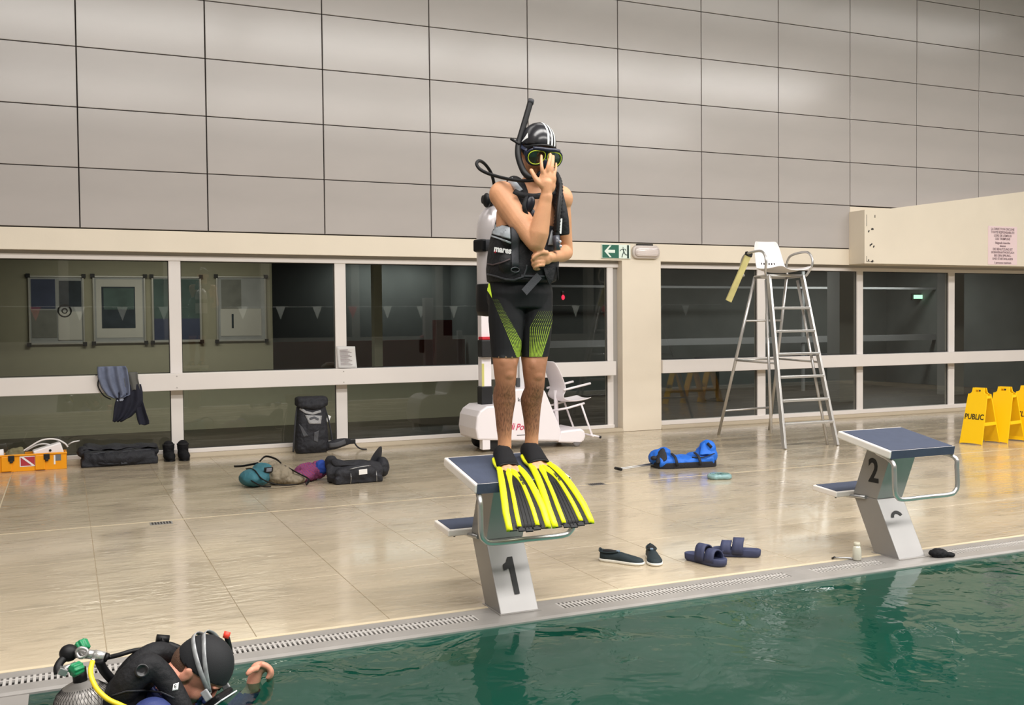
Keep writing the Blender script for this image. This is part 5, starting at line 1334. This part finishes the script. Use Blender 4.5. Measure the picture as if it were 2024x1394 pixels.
# ------------------------------------------------------------------ bags, shoes and other small things
def wrinkle(me, amp, sc, seed=0., ridge=True, zlock=None):
    me.update(); n = len(me.vertices)
    for v in me.vertices:
        p = v.co*sc+Vector((seed, seed*2, 0)); h = noise.noise(p)+.5*noise.noise(p*2.3)
        if ridge: h = 1-2*abs(h)
        if zlock is not None and v.co.z < zlock: continue
        v.co += v.normal*amp*h
def soft(name, mb, m, parent, vox=.008, sm=3, amp=.006, sc=12, seed=0., floor=.001):
    me = fuse(mb, vox, sm, .5, name); wrinkle(me, amp, sc, seed)
    if floor is not None:
        for v in me.vertices: v.co.z = max(v.co.z, floor)
    me.polygons.foreach_set('use_smooth', [True]*len(me.polygons))
    return meshobj(name, me, m, parent)
def hang(name, rows, Y_, amp, nf, m, parent, seed=0., thick=.004):
    out = []; nr = len(rows); N_ = 26
    for j in range(nr*4-3):
        f = j/4; i = min(nr-2, int(f)); t = f-i; a, b = rows[i], rows[i+1]
        xl, xr, z = [a[k]*(1-t)+b[k]*t for k in range(3)]; dy = (a[3]*(1-t)+b[3]*t)
        out.append([(xl+(xr-xl)*k/N_, Y_+dy-amp*(.3+min(1, j/6))*(1+math.sin(k/N_*nf*2*PI+seed+.35*math.sin(z*9))), z+.006*math.sin(k/N_*nf*PI*2+seed)*(j > nr*3)) for k in range(N_+1)])
    return MB().loft(out, closed=False, cap=False).build(name, m, parent, solid=thick)

# clothes over the white rail
t = thing('towel', 'slate grey cloth hanging over the white rail above the open black duffel bag', 'towel', (.22, -.05, .9))
gm = mat('slate_grey_cloth', (104, 112, 134), rough=.85, var=.12, vscale=22, bump=.3, bscale=120)
hang('cloth', [(.13, .36, .905, .02), (.12, .385, .99, -.005), (.115, .40, .96, -.01), (.12, .41, .88, -.02), (.15, .42, .78, -.02), (.20, .42, .70, -.02), (.26, .36, .665, -.02)], -.045, .014, 3.2, gm, t)
hang('cloth_fold', [(.30, .35, .69, 0), (.285, .36, .65, 0), (.295, .345, .635, 0)], -.07, .006, 2, mat('pale_grey_lining', (150, 156, 172), rough=.8), t)
MB().tube([(.10, -.035, .905), (.135, -.045, .90), (.12, -.05, .80), (.17, -.05, .70), (.24, -.055, .655)], .006, 8, sub=4).build('black_hem', M['bcd'], t)
t = thing('jacket', 'navy jacket hanging by its grey collar from the rail under the slate cloth', 'jacket', (.42, -.05, .7))
nv = mat('navy_cloth', (20, 22, 38), rough=.85, var=.2, vscale=15, bump=.3, bscale=100)
hang('collar', [(.33, .50, .908, .02), (.33, .50, .925, 0), (.36, .50, .86, -.01), (.37, .515, .79, -.01), (.38, .52, .74, -.01)], -.042, .006, 2.0, mat('dull_grey_cloth', (92, 92, 88), rough=.85), t)
hang('jacket_body', [(.345, .53, .80, 0), (.31, .545, .72, -.005), (.275, .545, .62, -.01), (.262, .50, .54, -.01), (.255, .43, .47, -.01), (.250, .33, .425, -.01)], -.048, .010, 2.6, nv, t, 1.)
hang('sleeve', [(.46, .535, .66, 0), (.465, .555, .58, 0), (.475, .575, .50, 0), (.49, .60, .42, 0), (.505, .60, .38, 0)], -.052, .010, 1.2, nv, t, .4)

# orange equipment case with odds and ends
oc_ = mat('orange_case', (244, 160, 12), rough=.38, var=.04)
t = thing('equipment_case', 'open orange plastic equipment case with black latches and a red and white sticker', 'case', (-.55, -.13, 0))
cs = MB(); x0, x1, y0, y1, hh = -1.02, -.185, -.235, -.022, .165
cs.b2((x0, y0, 0.001), (x1, y1, .012)); cs.b2((x0, y0, .001), (x1, y0+.012, hh)); cs.b2((x0, y1-.012, .001), (x1, y1, hh)); cs.b2((x0, y0, .001), (x0+.012, y1, hh)); cs.b2((x1-.012, y0, .001), (x1, y1, hh))
CSO = cs.build('body', oc_, t, bevel=.004)
for xx in (-.715, -.42): MB().b2((xx-.045, y0-.014, .006), (xx+.045, y0+.002, .150)).build('rib', oc_, t, bevel=.006)
MB().b2((x0-.004, y0-.010, .150), (x1+.006, y0+.004, .168)).build('rim', oc_, t, bevel=.004)
for xx in (-.672, -.362):
    lt_ = MB().b2((xx-.027, y0-.024, .105), (xx+.027, y0-.008, .160)).build('latch', M['black'], t, bevel=.005); MB().b2((xx-.014, y0-.028, .088), (xx+.014, y0-.014, .112)).build('latch_tongue', M['black'], lt_, bevel=.004)
MB().b2((-.60, y0-.0030, .045), (-.46, y0+.001, .145)).build('sticker_border', WS, t)
MB().b2((-.592, y0-.0036, .052), (-.468, y0-.0030, .138)).build('sticker', mat('sticker_red', (176, 50, 62), rough=.5), t)
mb = MB(); mb.add([(-.592, y0-.0044, .138), (-.566, y0-.0044, .138), (-.468, y0-.0044, .052), (-.494, y0-.0044, .052)], [(0, 1, 2, 3)]); mb.build('sticker_stripe', WS, t)
MB().b2((-.300, y0-.003, .05), (-.285, y0, .14)).build('sticker', WS, t); MB().b2((-.285, y0-.003, .085), (-.235, y0, .145)).build('sticker', mat('sticker_grey', (110, 112, 116), rough=.5), t)
t = thing('white_box', 'white plastic unit with a socket, lying in the open orange case', 'box', (-.34, -.14, .13)); MB().box((-.35, -.13, .165), (.26, .13, .12), (0, -.28, .1), bev=.012).build('shell', M['white'], t)
MB().lathe([(.012, 0), (.012, .003)], (-.33, -.198, .185), 12, axis=(0, -1, 0)).build('socket', M['black'], t)
t = thing('hose_bundle', 'loop of thin white hose arching out of the orange case', 'hose', (-.4, -.12, .2))
MB().tube([(-.62, -.14, .15), (-.52, -.14, .22), (-.40, -.14, .285), (-.28, -.13, .285), (-.20, -.12, .24), (-.17, -.12, .20)], .008, 8, sub=5).build('hose', mat('white_hose', (226, 222, 220), rough=.4), t)
MB().tube([(-.55, -.10, .18), (-.45, -.10, .235), (-.36, -.11, .24), (-.28, -.12, .20)], .007, 8, sub=5).build('hose', MATS['white_hose'], t)
MB().tube([(-.17, -.12, .22), (-.13, -.12, .245), (-.06, -.11, .255)], .009, 8, sub=3).build('hose_end', M['chrome'], t)
t = thing('folded_cloth', 'small olive cloth bundle inside the orange case', 'cloth'); q = MB(); q.ell((-.64, -.13, .16), (.085, .055, .055)); q.ell((-.60, -.13, .19), (.03, .03, .035))
soft('cloth', q, mat('olive_cloth', (120, 114, 84), rough=.9), t, .008, 2, .01, 20, 1.)
t = thing('white_canister', 'rounded white canister at the picture edge inside the orange case', 'canister'); MB().tube([(-.90, -.12, .15), (-.74, -.12, .165)], .05, 18).build('shell', M['white'], t)

# open black duffel at the sill
bk = mat('black_bag_cloth', (26, 27, 34), rough=.7, var=.15, vscale=18, bump=.4, bscale=90); bkl = mat('dark_grey_bag_cloth', (60, 63, 70), rough=.7, bump=.3, bscale=80)
t = thing('duffel_bag', 'long flat black duffel bag half open against the window sill', 'bag', (.3, -.17, 0))
q = MB(); q.tube([(-.02, -.19, .075), (.30, -.24, .075), (.62, -.18, .075)], .075, 16, sub=3); q.tube([(-.03, -.10, .11), (.30, -.12, .12), (.62, -.11, .11)], .07, 16, sub=3); q.b2((-.05, -.27, .002), (.66, -.05, .07)); q.ell((-.02, -.13, .14), (.07, .07, .06)); q.ell((.58, -.14, .12), (.10, .07, .06))
soft('body', q, bk, t, .009, 4, .010, 10, 2.)
q = MB(); q.loft([[(-.03+.70*k/14, -.205+.03*math.sin(k*.9), .165+.010*math.sin(k*1.7)) for k in range(15)], [(-.03+.70*k/14, -.10, .215-.03*(k/14)+.012*math.sin(k*1.3)) for k in range(15)], [(-.0+.64*k/14, -.065, .19) for k in range(15)]], closed=False, cap=False)
q.build('lid_flap', bk, t, solid=.006)
MB().tube([(.02, -.262, .13), (.2, -.268, .142), (.42, -.258, .14), (.6, -.23, .145)], .005, 6, sub=5).build('zip', bkl, t)
MB().tube([(.05, -.262, .06), (.15, -.295, .035), (.27, -.30, .03), (.36, -.28, .06)], .012, 8, flat=.35, sub=4, up=(0, 1, 0)).build('handle', bk, t)
MB().box((.34, -.30, .035), (.06, .01, .035), (.2, 0, .1), bev=.003).build('handle_grip', bkl, t)
# pair of black boots
for k, (x_, dy) in enumerate(((.785, 0), (.928, -.02))):
    t = thing('dive_boot', ('left' if k == 0 else 'right')+' one of two small black dive boots at the foot of the first mullion', 'boot', (x_, -.1, 0))
    q = MB(); limb(q, [((x_, -.055, .045), .052), ((x_+(.0), -.060, .12), .056), ((x_, -.062, .145), .058)], 3, 14); limb(q, [((x_, -.07, .045), .050), ((x_+.006, -.145+dy, .048), .054), ((x_+.01, -.175+dy, .040), .044)], 3, 14)
    soft('upper', q, M['neoprene'], t, .007, 2, .003, 20, k)
    MB().loft([[(x_+.005+.055*math.cos(a), -.115+dy*.5+.105*math.sin(a), z) for a in [2*PI*i/24 for i in range(24)]] for z in (.001, .012)]).build('sole', M['rubber'], t)
    MB().lathe([(.056, 0), (.061, .004), (.061, .018), (.054, .020)], (x_, -.062, .150), 20).build('cuff', M['bcd'], t)

# tall rucksack leaning on the second mullion
t = thing('rucksack', 'tall black and grey rucksack with pale logo patch leaning on the window frame', 'rucksack', (2.27, -.13, 0))
q = MB()
for z, hw, hd, x_, y_ in ((.03, .175, .10, 2.27, -.135), (.12, .18, .115, 2.27, -.135), (.28, .165, .105, 2.27, -.13), (.44, .145, .09, 2.275, -.12), (.50, .15, .085, 2.275, -.11)): pass
rings = []
for z, hw, hd, x_, y_ in ((.004, .165, .085, 2.26, -.14), (.05, .182, .11, 2.26, -.14), (.20, .178, .115, 2.262, -.135), (.36, .160, .10, 2.268, -.125), (.48, .150, .085, 2.272, -.115), (.53, .150, .08, 2.272, -.11)):
    rings.append([(x_+hw*math.copysign(abs(math.cos(a))**.6, math.cos(a)), y_+hd*math.copysign(abs(math.sin(a))**.7, math.sin(a)), z) for a in [2*PI*i/28 for i in range(28)]])
q.loft(rings); q.ell((2.27, -.205, .25), (.11, .05, .15)); q.ell((2.27, -.215, .09), (.12, .045, .08))
RS = soft('body', q, bk, t, .008, 3, .005, 14, 4.)
q = MB(); q.box((2.272, -.12, .555), (.335, .19, .105), (0, 0, 0), bev=.03); q.ell((2.27, -.19, .52), (.15, .05, .05)); soft('lid', q, bk, t, .008, 3, .006, 14, 5.)
bvR = bvh_of([RS])
GL = mat('pale_grey_patch', (150, 150, 152), rough=.7, var=.15, vscale=60); DG = mat('mid_grey_patch', (74, 75, 80), rough=.7)
drape_poly('logo_patch', bvR, [(603, 821), (636, 822), (634, 838), (611, 838)], GL, t, .004, 8)
drape_strip('patch_strip', bvR, [(593, 807), (604, 815), (618, 818), (634, 813)], 5, GL, t, .004)
drape_strip('patch_mark', bvR, [(612, 829), (621, 826), (629, 830)], 4, DG, t, .0065, .002)  # mid-grey strip across the pale logo patch
drape_poly('side_patch', bvR, [(591, 838), (598, 845), (609, 862), (600, 864)], DG, t, .004, 8)
drape_poly('side_patch', bvR, [(621, 855), (630, 851), (628, 875), (620, 872)], DG, t, .004, 8)
for sx in (-1, 1): MB().tube([(2.27+sx*.150, -.09, .50), (2.27+sx*.18, -.14, .36), (2.27+sx*.205, -.18, .18), (2.27+sx*.215, -.17, .02)], .010, 8, flat=.4, sub=4).build('compression_strap', M['webbing'], t)
q = MB(); q.tube([(2.40, -.20, .055), (2.50, -.24, .085), (2.60, -.22, .10), (2.68, -.18, .10)], [.045, .055, .045, .03], 14, sub=4, flat=.5, up=(0, 1, 0)); soft('hip_belt', q, bk, t, .008, 2, .003, 15, 1)
MB().tube([(2.43, -.245, .075), (2.52, -.275, .085), (2.61, -.25, .11)], .028, 10, flat=.25, sub=3, up=(0, 1, 0)).build('belt_pad', DG, t)
MB().box((2.70, -.17, .095), (.09, .03, .05), (0, 0, .2), bev=.006).build('buckle', M['black'], t)
MB().tube([(2.73, -.16, .09), (2.76, -.18, .04), (2.80, -.20, .012), (2.86, -.22, .006)], .010, 6, flat=.3, sub=4).build('belt_tail', M['webbing'], t)
MB().box((2.455, -.13, .36), (.035, .01, .07), (0, .4, 0)).build('care_tag', WS, t)

# teal and khaki rucksack lying on the deck
def G(px, py, z=0.): return at(px, py, Z=z)
t = thing('teal_rucksack', 'teal and khaki rucksack lying on the deck with black straps', 'rucksack', (1.45, -2.2, 0))
tl_ = mat('teal_cloth', (46, 100, 112), rough=.75, var=.1, vscale=14, bump=.3, bscale=90); kh = mat('khaki_cloth', (128, 118, 100), rough=.8, var=.14, vscale=14, bump=.3, bscale=90)
q = MB(); q.ell((1.30, -2.20, .075), (.13, .15, .075)); q.ell((1.38, -2.14, .10), (.10, .13, .09)); soft('teal_body', q, tl_, t, .007, 3, .006, 12, 7)
q = MB(); q.ell((1.52, -2.17, .085), (.13, .15, .085)); q.ell((1.62, -2.22, .045), (.12, .12, .045)); q.ell((1.47, -2.08, .13), (.06, .07, .05)); soft('khaki_body', q, kh, t, .007, 3, .012, 14, 8)
for P in ([(1.26, -2.05, .13), (1.29, -2.25, .15), (1.34, -2.37, .08), (1.47, -2.42, .03), (1.62, -2.40, .02)], [(1.20, -2.14, .10), (1.22, -2.28, .09), (1.32, -2.40, .03), (1.40, -2.42, .02)], [(1.16, -2.0, .155), (1.24, -2.03, .16), (1.36, -2.06, .18)], [(1.38, -2.02, .19), (1.44, -1.98, .225), (1.52, -2.02, .20), (1.55, -2.1, .17)], [(1.56, -2.2, .16), (1.66, -2.3, .10), (1.74, -2.34, .05), (1.70, -2.42, .02)]):
    MB().tube(P, .014, 8, flat=.4, sub=4).build('strap', M['rubber'], t)
MB().box((1.405, -2.285, .145), (.075, .012, .05), (.5, 0, .1)).build('badge', M['black'], t); MB().box((1.408, -2.292, .148), (.045, .012, .032), (.5, 0, .1)).build('badge_print', mat('badge_grey', (140, 146, 160), rough=.6), t)
# striped towel
t = thing('striped_towel', 'crumpled pink and purple striped towel with a blue end between the two bags', 'towel', (1.82, -2.1, 0))
sm_ = bpy.data.materials.new('striped_terry'); sm_.use_nodes = True; nt = sm_.node_tree; b = nt.nodes['Principled BSDF']; b.inputs['Roughness'].default_value = .9
g_ = nt.nodes.new('ShaderNodeNewGeometry'); mp_ = nt.nodes.new('ShaderNodeMapping'); mp_.inputs['Rotation'].default_value = (.4, .8, .5); wv_ = nt.nodes.new('ShaderNodeTexWave'); wv_.inputs['Scale'].default_value = 22; wv_.inputs['Distortion'].default_value = 1.5
nt.links.new(g_.outputs['Position'], mp_.inputs[0]); nt.links.new(mp_.outputs[0], wv_.inputs['Vector']); rp_ = nt.nodes.new('ShaderNodeValToRGB'); nt.links.new(wv_.outputs['Fac'], rp_.inputs[0])
rp_.color_ramp.elements[0].color = (*lin((140, 50, 72)), 1); rp_.color_ramp.elements[1].color = (*lin((92, 56, 110)), 1); nt.links.new(rp_.outputs[0], b.inputs['Base Color'])
q = MB(); q.ell((1.80, -2.08, .075), (.13, .11, .075)); q.ell((1.74, -2.14, .05), (.11, .10, .05)); q.ell((1.88, -2.10, .09), (.08, .08, .075)); soft('striped_cloth', q, sm_, t, .008, 2, .014, 15, 3)
q = MB(); q.ell((1.905, -2.13, .115), (.06, .06, .06)); soft('blue_end', q, mat('blue_terry', (34, 66, 150), rough=.9), t, .008, 2, .012, 18, 3)
# open black bag
t = thing('black_bag', 'open black holdall with a raised end flap and white label on the deck', 'bag', (2.2, -2.4, 0)); BAGT = t
q = MB(); q.tube([(1.97, -2.30, .085), (2.20, -2.38, .095), (2.42, -2.32, .085)], [.075, .10, .075], 18, sub=3); q.b2((2.0, -2.46, .003), (2.42, -2.2, .06)); q.ell((2.02, -2.22, .16), (.05, .10, .07)); q.ell((2.48, -2.24, .10), (.06, .09, .09)); q.ell((2.20, -2.43, .09), (.20, .05, .07))
soft('body', q, bk, t, .009, 3, .008, 10, 11)
def sheet(name, pts_rows, m, parent, thick=.006): return MB().loft(pts_rows, closed=False, cap=False).build(name, m, parent, solid=thick, subsurf=1)
sheet('end_flap', [[(2.34, -2.30, .13), (2.40, -2.26, .12), (2.48, -2.20, .13), (2.50, -2.12, .13)], [(2.36, -2.29, .20), (2.42, -2.25, .21), (2.48, -2.19, .20), (2.52, -2.12, .20)], [(2.43, -2.26, .26), (2.46, -2.22, .285), (2.50, -2.17, .285), (2.52, -2.12, .27)]], bk, t)
sheet('front_flap', [[(2.00, -2.38, .13), (2.12, -2.46, .17), (2.28, -2.46, .155), (2.38, -2.36, .13)], [(1.97, -2.32, .21), (2.02, -2.36, .235), (2.14, -2.36, .17), (2.30, -2.30, .16)]], bk, t)
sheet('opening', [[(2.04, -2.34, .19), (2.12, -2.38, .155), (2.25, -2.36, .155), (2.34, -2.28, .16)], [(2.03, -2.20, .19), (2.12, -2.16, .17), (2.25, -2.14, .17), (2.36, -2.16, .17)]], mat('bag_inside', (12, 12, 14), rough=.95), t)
MB().box((2.235, -2.492, .105), (.075, .006, .045), (.15, -.06, .03), bev=.001).build('label', WS, t)
MB().tube([(2.12, -2.485, .135), (2.2, -2.495, .15), (2.31, -2.48, .155)], .003, 6, sub=3).build('zip', M['steel'], t)
for x_ in (2.125, 2.36): MB().tube([(x_, -2.485, .01), (x_, -2.505+.02*(x_ > 2.3), .06), (x_, -2.49+.02*(x_ > 2.3), .10)], .003, 6).build('side_zip', M['steel'], t)

BAGT.location = (2.145, -2.42, 0)
# blue trolley bag with drawn-out handle
t = thing('blue_bag', 'open bright blue travel bag with black base and drawn out pull handle', 'bag', (5.15, -2.9, 0))
bl = mat('royal_blue_cloth', (22, 104, 208), rough=.6, var=.1, vscale=10, bump=.3, bscale=70)
O_ = Vector((4.91, -2.98, 0)); Dx = (Vector((5.50, -3.10, 0))-O_).normalized(); Dy = Vector((-Dx.y, Dx.x, 0))
def Lb(x, y, z): return O_+Dx*x+Dy*y+Vector((0, 0, z))
q = MB()
for x_, h_, w_ in ((.06, .085, .13), (.17, .062, .14), (.30, .055, .14), (.43, .065, .14), (.54, .10, .13)): q.ell(Lb(x_, .15, h_), (.09, w_, h_*.95))
q.tube([Lb(.02, .05, .055), Lb(.30, .05, .045), Lb(.56, .05, .07)], .05, 12); q.ell(Lb(.54, .12, .17), (.07, .09, .075)); q.ell(Lb(.10, .12, .14), (.05, .08, .05))
soft('body', q, bl, t, .009, 3, .007, 12, 21)
q = MB(); q.loft([[Lb(.30+.31*math.copysign(abs(math.cos(a))**.4, math.cos(a)), .14+.15*math.copysign(abs(math.sin(a))**.5, math.sin(a)), z) for a in [2*PI*i/32 for i in range(32)]] for z in (.002, .045, .055)]); q.build('base', bk, t, bevel=.004)
sheet('right_flap', [[Lb(.40, .02, .10), Lb(.48, .0, .13), Lb(.57, .02, .10)], [Lb(.44, .06, .16), Lb(.50, .04, .19), Lb(.585, .06, .15)], [Lb(.46, .10, .20), Lb(.50, .09, .255), Lb(.57, .10, .20)]], bl, t)
sheet('left_flap', [[Lb(-.02, .02, .03), Lb(.03, .0, .07), Lb(.09, -.01, .08)], [Lb(-.02, .06, .10), Lb(.03, .05, .13), Lb(.09, .03, .14)], [Lb(.02, .10, .14), Lb(.06, .09, .20), Lb(.09, .08, .19)]], bk, t)
for x_ in (.165, .40): MB().tube([Lb(x_-.01, .08, .135), Lb(x_-.005, -.005, .11), Lb(x_, -.035, .06), Lb(x_+.015, -.012, .03)], .014, 8, flat=.35, sub=4, up=tuple(Dy)).build('carry_strap', bk, t)
MB().tube([Lb(.34, .02, .10), Lb(.44, -.01, .10), Lb(.56, .0, .13)], .006, 6, sub=3).build('zip', bk, t)
MB().tube([Lb(.51, .05, .225), Lb(.54, .02, .185)], .014, 8, flat=.4).build('grab_loop', bk, t)
MB().ell(Lb(-.03, .06, .10), (.03, .03, .022)).build('wheel_cap', bk, t)
q = MB()
for dy_ in (.10, .16): q.tube([Lb(.0, dy_, .035), G(1226, 927, .03)+Dy*(dy_-.13)], .006, 8)
q.build('pull_rods', M['chrome'], t); bpy.data.objects[t.name]
h0 = G(1226, 927, .03); MB().tube([h0-Dy*.045-Dx*.005, h0+Dy*.055-Dx*.03], .014, 10).build('handle_grip', M['rubber'], t)

# dive mask on the deck
t = thing('dive_mask', 'pale teal dive mask lying on the deck in front of the blue bag', 'mask', (5.1, -3.68, 0))
tm = mat('pale_teal_silicone', (132, 166, 168), rough=.3, var=.2, vscale=30); c = Vector((5.08, -3.70, 0))
ax_ = Vector((.93, -.36, 0)).normalized(); ay_ = Vector((.36, .93, 0))
MB().loft([[c+ax_*(.105*r_*math.cos(a))+ay_*(.085*r_*math.sin(a)-(.02 if abs(math.cos(a)) < .35 and math.sin(a) < 0 else 0)*-1)+Vector((0, 0, z)) for a in [2*PI*i/28 for i in range(28)]] for r_, z in ((.92, .002), (1.02, .012), (1., .03), (.84, .045))], cap=False).build('skirt', tm, t, solid=.004)
for s in (-1, 1):
    cc = c+ax_*s*.048+Vector((0, 0, .040)); MB().loft([[cc+ax_*(.036*r_*math.cos(a))+ay_*(.045*r_*math.sin(a))+Vector((0, 0, z)) for a in [2*PI*i/20 for i in range(20)]] for r_, z in ((1., 0), (1., .006), (.85, .008))]).build('lens', mat('teal_lens', (84, 130, 124), rough=.1, spec=.8), t)

# water shoes and slides
def shoe(name, label, heel, head, kind, group):
    t = thing(name, label, 'shoe' if kind == 'water' else 'sandal', (heel[0], heel[1], 0), 0, group)
    d = Vector((math.cos(head), math.sin(head), 0)); s = Vector((-d.y, d.x, 0)); h = Vector((heel[0], heel[1], 0))
    def Pq(x, y, z): return h+d*x+s*y+Vector((0, 0, z))
    def wd(x):   # half width along length .0 - .27
        u = x/.27; return .028+.020*math.sin(min(1, u*1.15)*PI*.55)**1.4 if u < .93 else .040*math.sqrt(max(0, 1-((u-.80)/.215)**2))
    out = []; xs_ = [0, .008, .02, .05, .09, .13, .17, .21, .24, .258, .268, .272]
    ws_ = [.008, .022, .030, .033, .032, .034, .041, .045, .041, .030, .018, .006]
    loop = [(x, w_) for x, w_ in zip(xs_, ws_)]+[(x, -w_) for x, w_ in reversed(list(zip(xs_, ws_)))]
    if kind == 'water':
        MB().loft([[Pq(.136+(x-.136)*k, y*k, z) for x, y in loop] for k, z in ((.98, .001), (1.03, .006), (1.03, .015), (.99, .018))]).build('sole', mat('white_rubber_sole', (232, 230, 222), rough=.5), t)
        rings = []
        for x, w_ in zip(xs_[1:], ws_[1:]):
            top = .070 if x < .03 else (.060 if x < .10 else .068-(x-.10)*.20); top = max(top, .026) if x < .26 else .024
            rings.append([Pq(x, w_*1.0*math.cos(a), .014+(top-.014)*max(0, math.sin(a))**.8) for a in [PI*i/12 for i in range(13)]])
        up_ = MB().loft(rings, cap=True).build('upper', mat('dark_green_mesh', (14, 34, 40), rough=.6, bump=.4, bscale=500), t)
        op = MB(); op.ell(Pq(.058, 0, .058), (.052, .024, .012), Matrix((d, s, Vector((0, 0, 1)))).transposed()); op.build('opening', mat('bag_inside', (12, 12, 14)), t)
        MB().tube([Pq(.010, -.022, .058), Pq(.002, 0, .070), Pq(.010, .022, .058), Pq(.06, .028, .056), Pq(.112, .016, .062), Pq(.118, 0, .064), Pq(.112, -.016, .062), Pq(.06, -.028, .056)], .0045, 8, closed=True, sub=4).build('collar', MATS['dark_green_mesh'], t)
        MB().tube([Pq(.012, 0, .050), Pq(-.002, 0, .066), Pq(.004, 0, .072), Pq(.014, 0, .060)], .005, 6, sub=3).build('pull_tab', MATS['dark_green_mesh'], t)
        MB().box(Pq(.118, -.006, .066), (.018, .018, .010), (0, 0, head), bev=.002).build('toggle', mat('blue_grey_tag', (120, 140, 160), rough=.5), t)
    else:
        nvm = mat('navy_foam', (52, 58, 88), rough=.7, var=.05)
        MB().loft([[Pq(.136+(x-.136)*k, y*k*1.1, z) for x, y in loop] for k, z in ((.95, .001), (1.03, .012), (1.05, .042), (1.0, .046), (.90, .036))]).build('footbed', nvm, t)
        for (xa, wv2, hh) in ((.125, .032, .085), (.195, .030, .066)):
            rows = []
            for i in range(15):
                a = PI*i/14; w_ = .048; rows.append([Pq(xa+o_+.004*math.cos(a*2), w_*math.cos(a), .022+hh*math.sin(a)**.7) for o_ in (-wv2, -wv2*.3, wv2*.3, wv2)])
            MB().loft(rows, closed=False, cap=False).build('strap', nvm, t, solid=.008)
        MB().box(Pq(.135, .0, .100), (.03, .034, .010), (0, 0, head), bev=.003).build('buckle', nvm, t)
    return t
shoe('water_shoe', 'dark green water shoe with white sole lying side-on to the pool', (2.66, -5.90), math.atan2(-.80, .60), 'water', 'pair of dark water shoes')
shoe('water_shoe', 'dark green water shoe with white sole pointing its toe at the pool', (2.985, -5.93), math.atan2(-.90, -.42), 'water', 'pair of dark water shoes')
shoe('slide_sandal', 'navy foam sandal with its toe opening towards the pool', (3.13, -6.10), math.atan2(-.93, .28), 'slide', 'pair of navy foam sandals')
shoe('slide_sandal', 'navy foam sandal lying behind its pair, heel towards block 2', (3.54, -6.25), math.atan2(.62, -.78), 'slide', 'pair of navy foam sandals')

# clear bottle, stick and pouch by block 2
t = thing('small_bottle', 'small clear bottle standing on the pool edge beside block 2', 'bottle', (3.99, -6.56, 0))
MB().lathe([(.022, .001), (.025, .006), (.025, .055), (.022, .075), (.017, .086)], (3.99, -6.56, .001), 20).build('glass_body', mat('clear_plastic', (206, 204, 188), rough=.1, spec=.9, coat=.5), t)
MB().lathe([(.018, 0), (.019, .004), (.017, .020)], (3.99, -6.56, .085), 18).build('bottle_cap', mat('pale_cap', (190, 184, 164), rough=.4), t)
t = thing('thin_stick', 'thin grey stick lying on the edge tiles left of block 2', 'stick', (3.85, -6.5, 0))
MB().tube([at(1648, 1103, Z=.012), at(1675, 1103, Z=.010), at(1700, 1106, Z=.008)], .006, 8).build('shaft', M['steel'], t); MB().tube([at(1645, 1104, Z=.006), at(1650, 1101.5, Z=.018)], .006, 8).build('hook', M['black'], t)
t = thing('black_pouch', 'small black cloth pouch on the pool edge right of block 2', 'pouch', (4.6, -6.63, 0))
q = MB(); c = at(1855, 1094, Z=.02); q.ell(c, (.055, .04, .026), (0, 0, -.3)); q.ell(c+Vector((.05, -.03, -.008)), (.035, .02, .012), (0, 0, -.5)); soft('cloth', q, M['neoprene'], t, .005, 2, .005, 30, 2, .002)

# ------------------------------------------------------------------ backstroke flags over the pool (seen mirrored in the windows)
t = thing('pennant_line', 'string of small white and red backstroke pennants reflected in the window panes', 'pennants', (0, -11.6, 1.85))
MB().tube([(X0+.1, -11.75, 1.84), (4, -11.75, 1.80), (X1-.1, -11.75, 1.84)], .004, 6, sub=6).build('cord', M['white'], t)
fw_ = mat('white_pennant', (235, 235, 232), rough=.7); fr_ = mat('red_pennant', (200, 60, 60), rough=.7)
ms = {}
for k in range(22):
    x_ = -2.4+k*.84; red = (k % 4 == 2); key = red
    if key not in ms:
        q = MB(); q.add([(-.11, 0, 0), (.11, 0, 0), (0, 0, -.30), (-.11, .002, 0), (.11, .002, 0), (0, .002, -.30)], [(0, 1, 2), (5, 4, 3), (0, 3, 4, 1), (1, 4, 5, 2), (2, 5, 3, 0)]); ms[key] = q.mesh('pennant'); ms[key].materials.append(fr_ if red else fw_)
    o = bpy.data.objects.new('pennant', ms[key]); COL.objects.link(o); o.location = (x_, -11.75, 1.815); child(o, t)

# lit signs deep in the dark rooms
t = thing('lit_exit_sign', 'small glowing green exit sign deep behind the right hand panes', 'sign'); c = at(1815, 587, Y=5.0)
MB().b2((c.x-.13, c.y-.03, c.z-.04), (c.x+.13, c.y, c.z+.04)).build('lit_panel', mat('green_glow', (185, 255, 214), emit=1.6), t)
MB().b2((c.x-.17, c.y, c.z-.07), (c.x+.17, c.y+.04, c.z+.07)).build('case', M['black'], t)
t = thing('red_lamp', 'small glowing red lamp behind the pane right of the standing diver', 'lamp'); c = at(1113, 588, Y=5.0)
MB().ell(c, (.030, .03, .045)).build('lamp_glass', mat('red_glow', (255, 50, 80), emit=1.8), t); MB().b2((c.x-.02, c.y, c.z+.03), (c.x+.02, c.y+.05, c.z+.11)).build('bracket', M['alu_grey'], t)
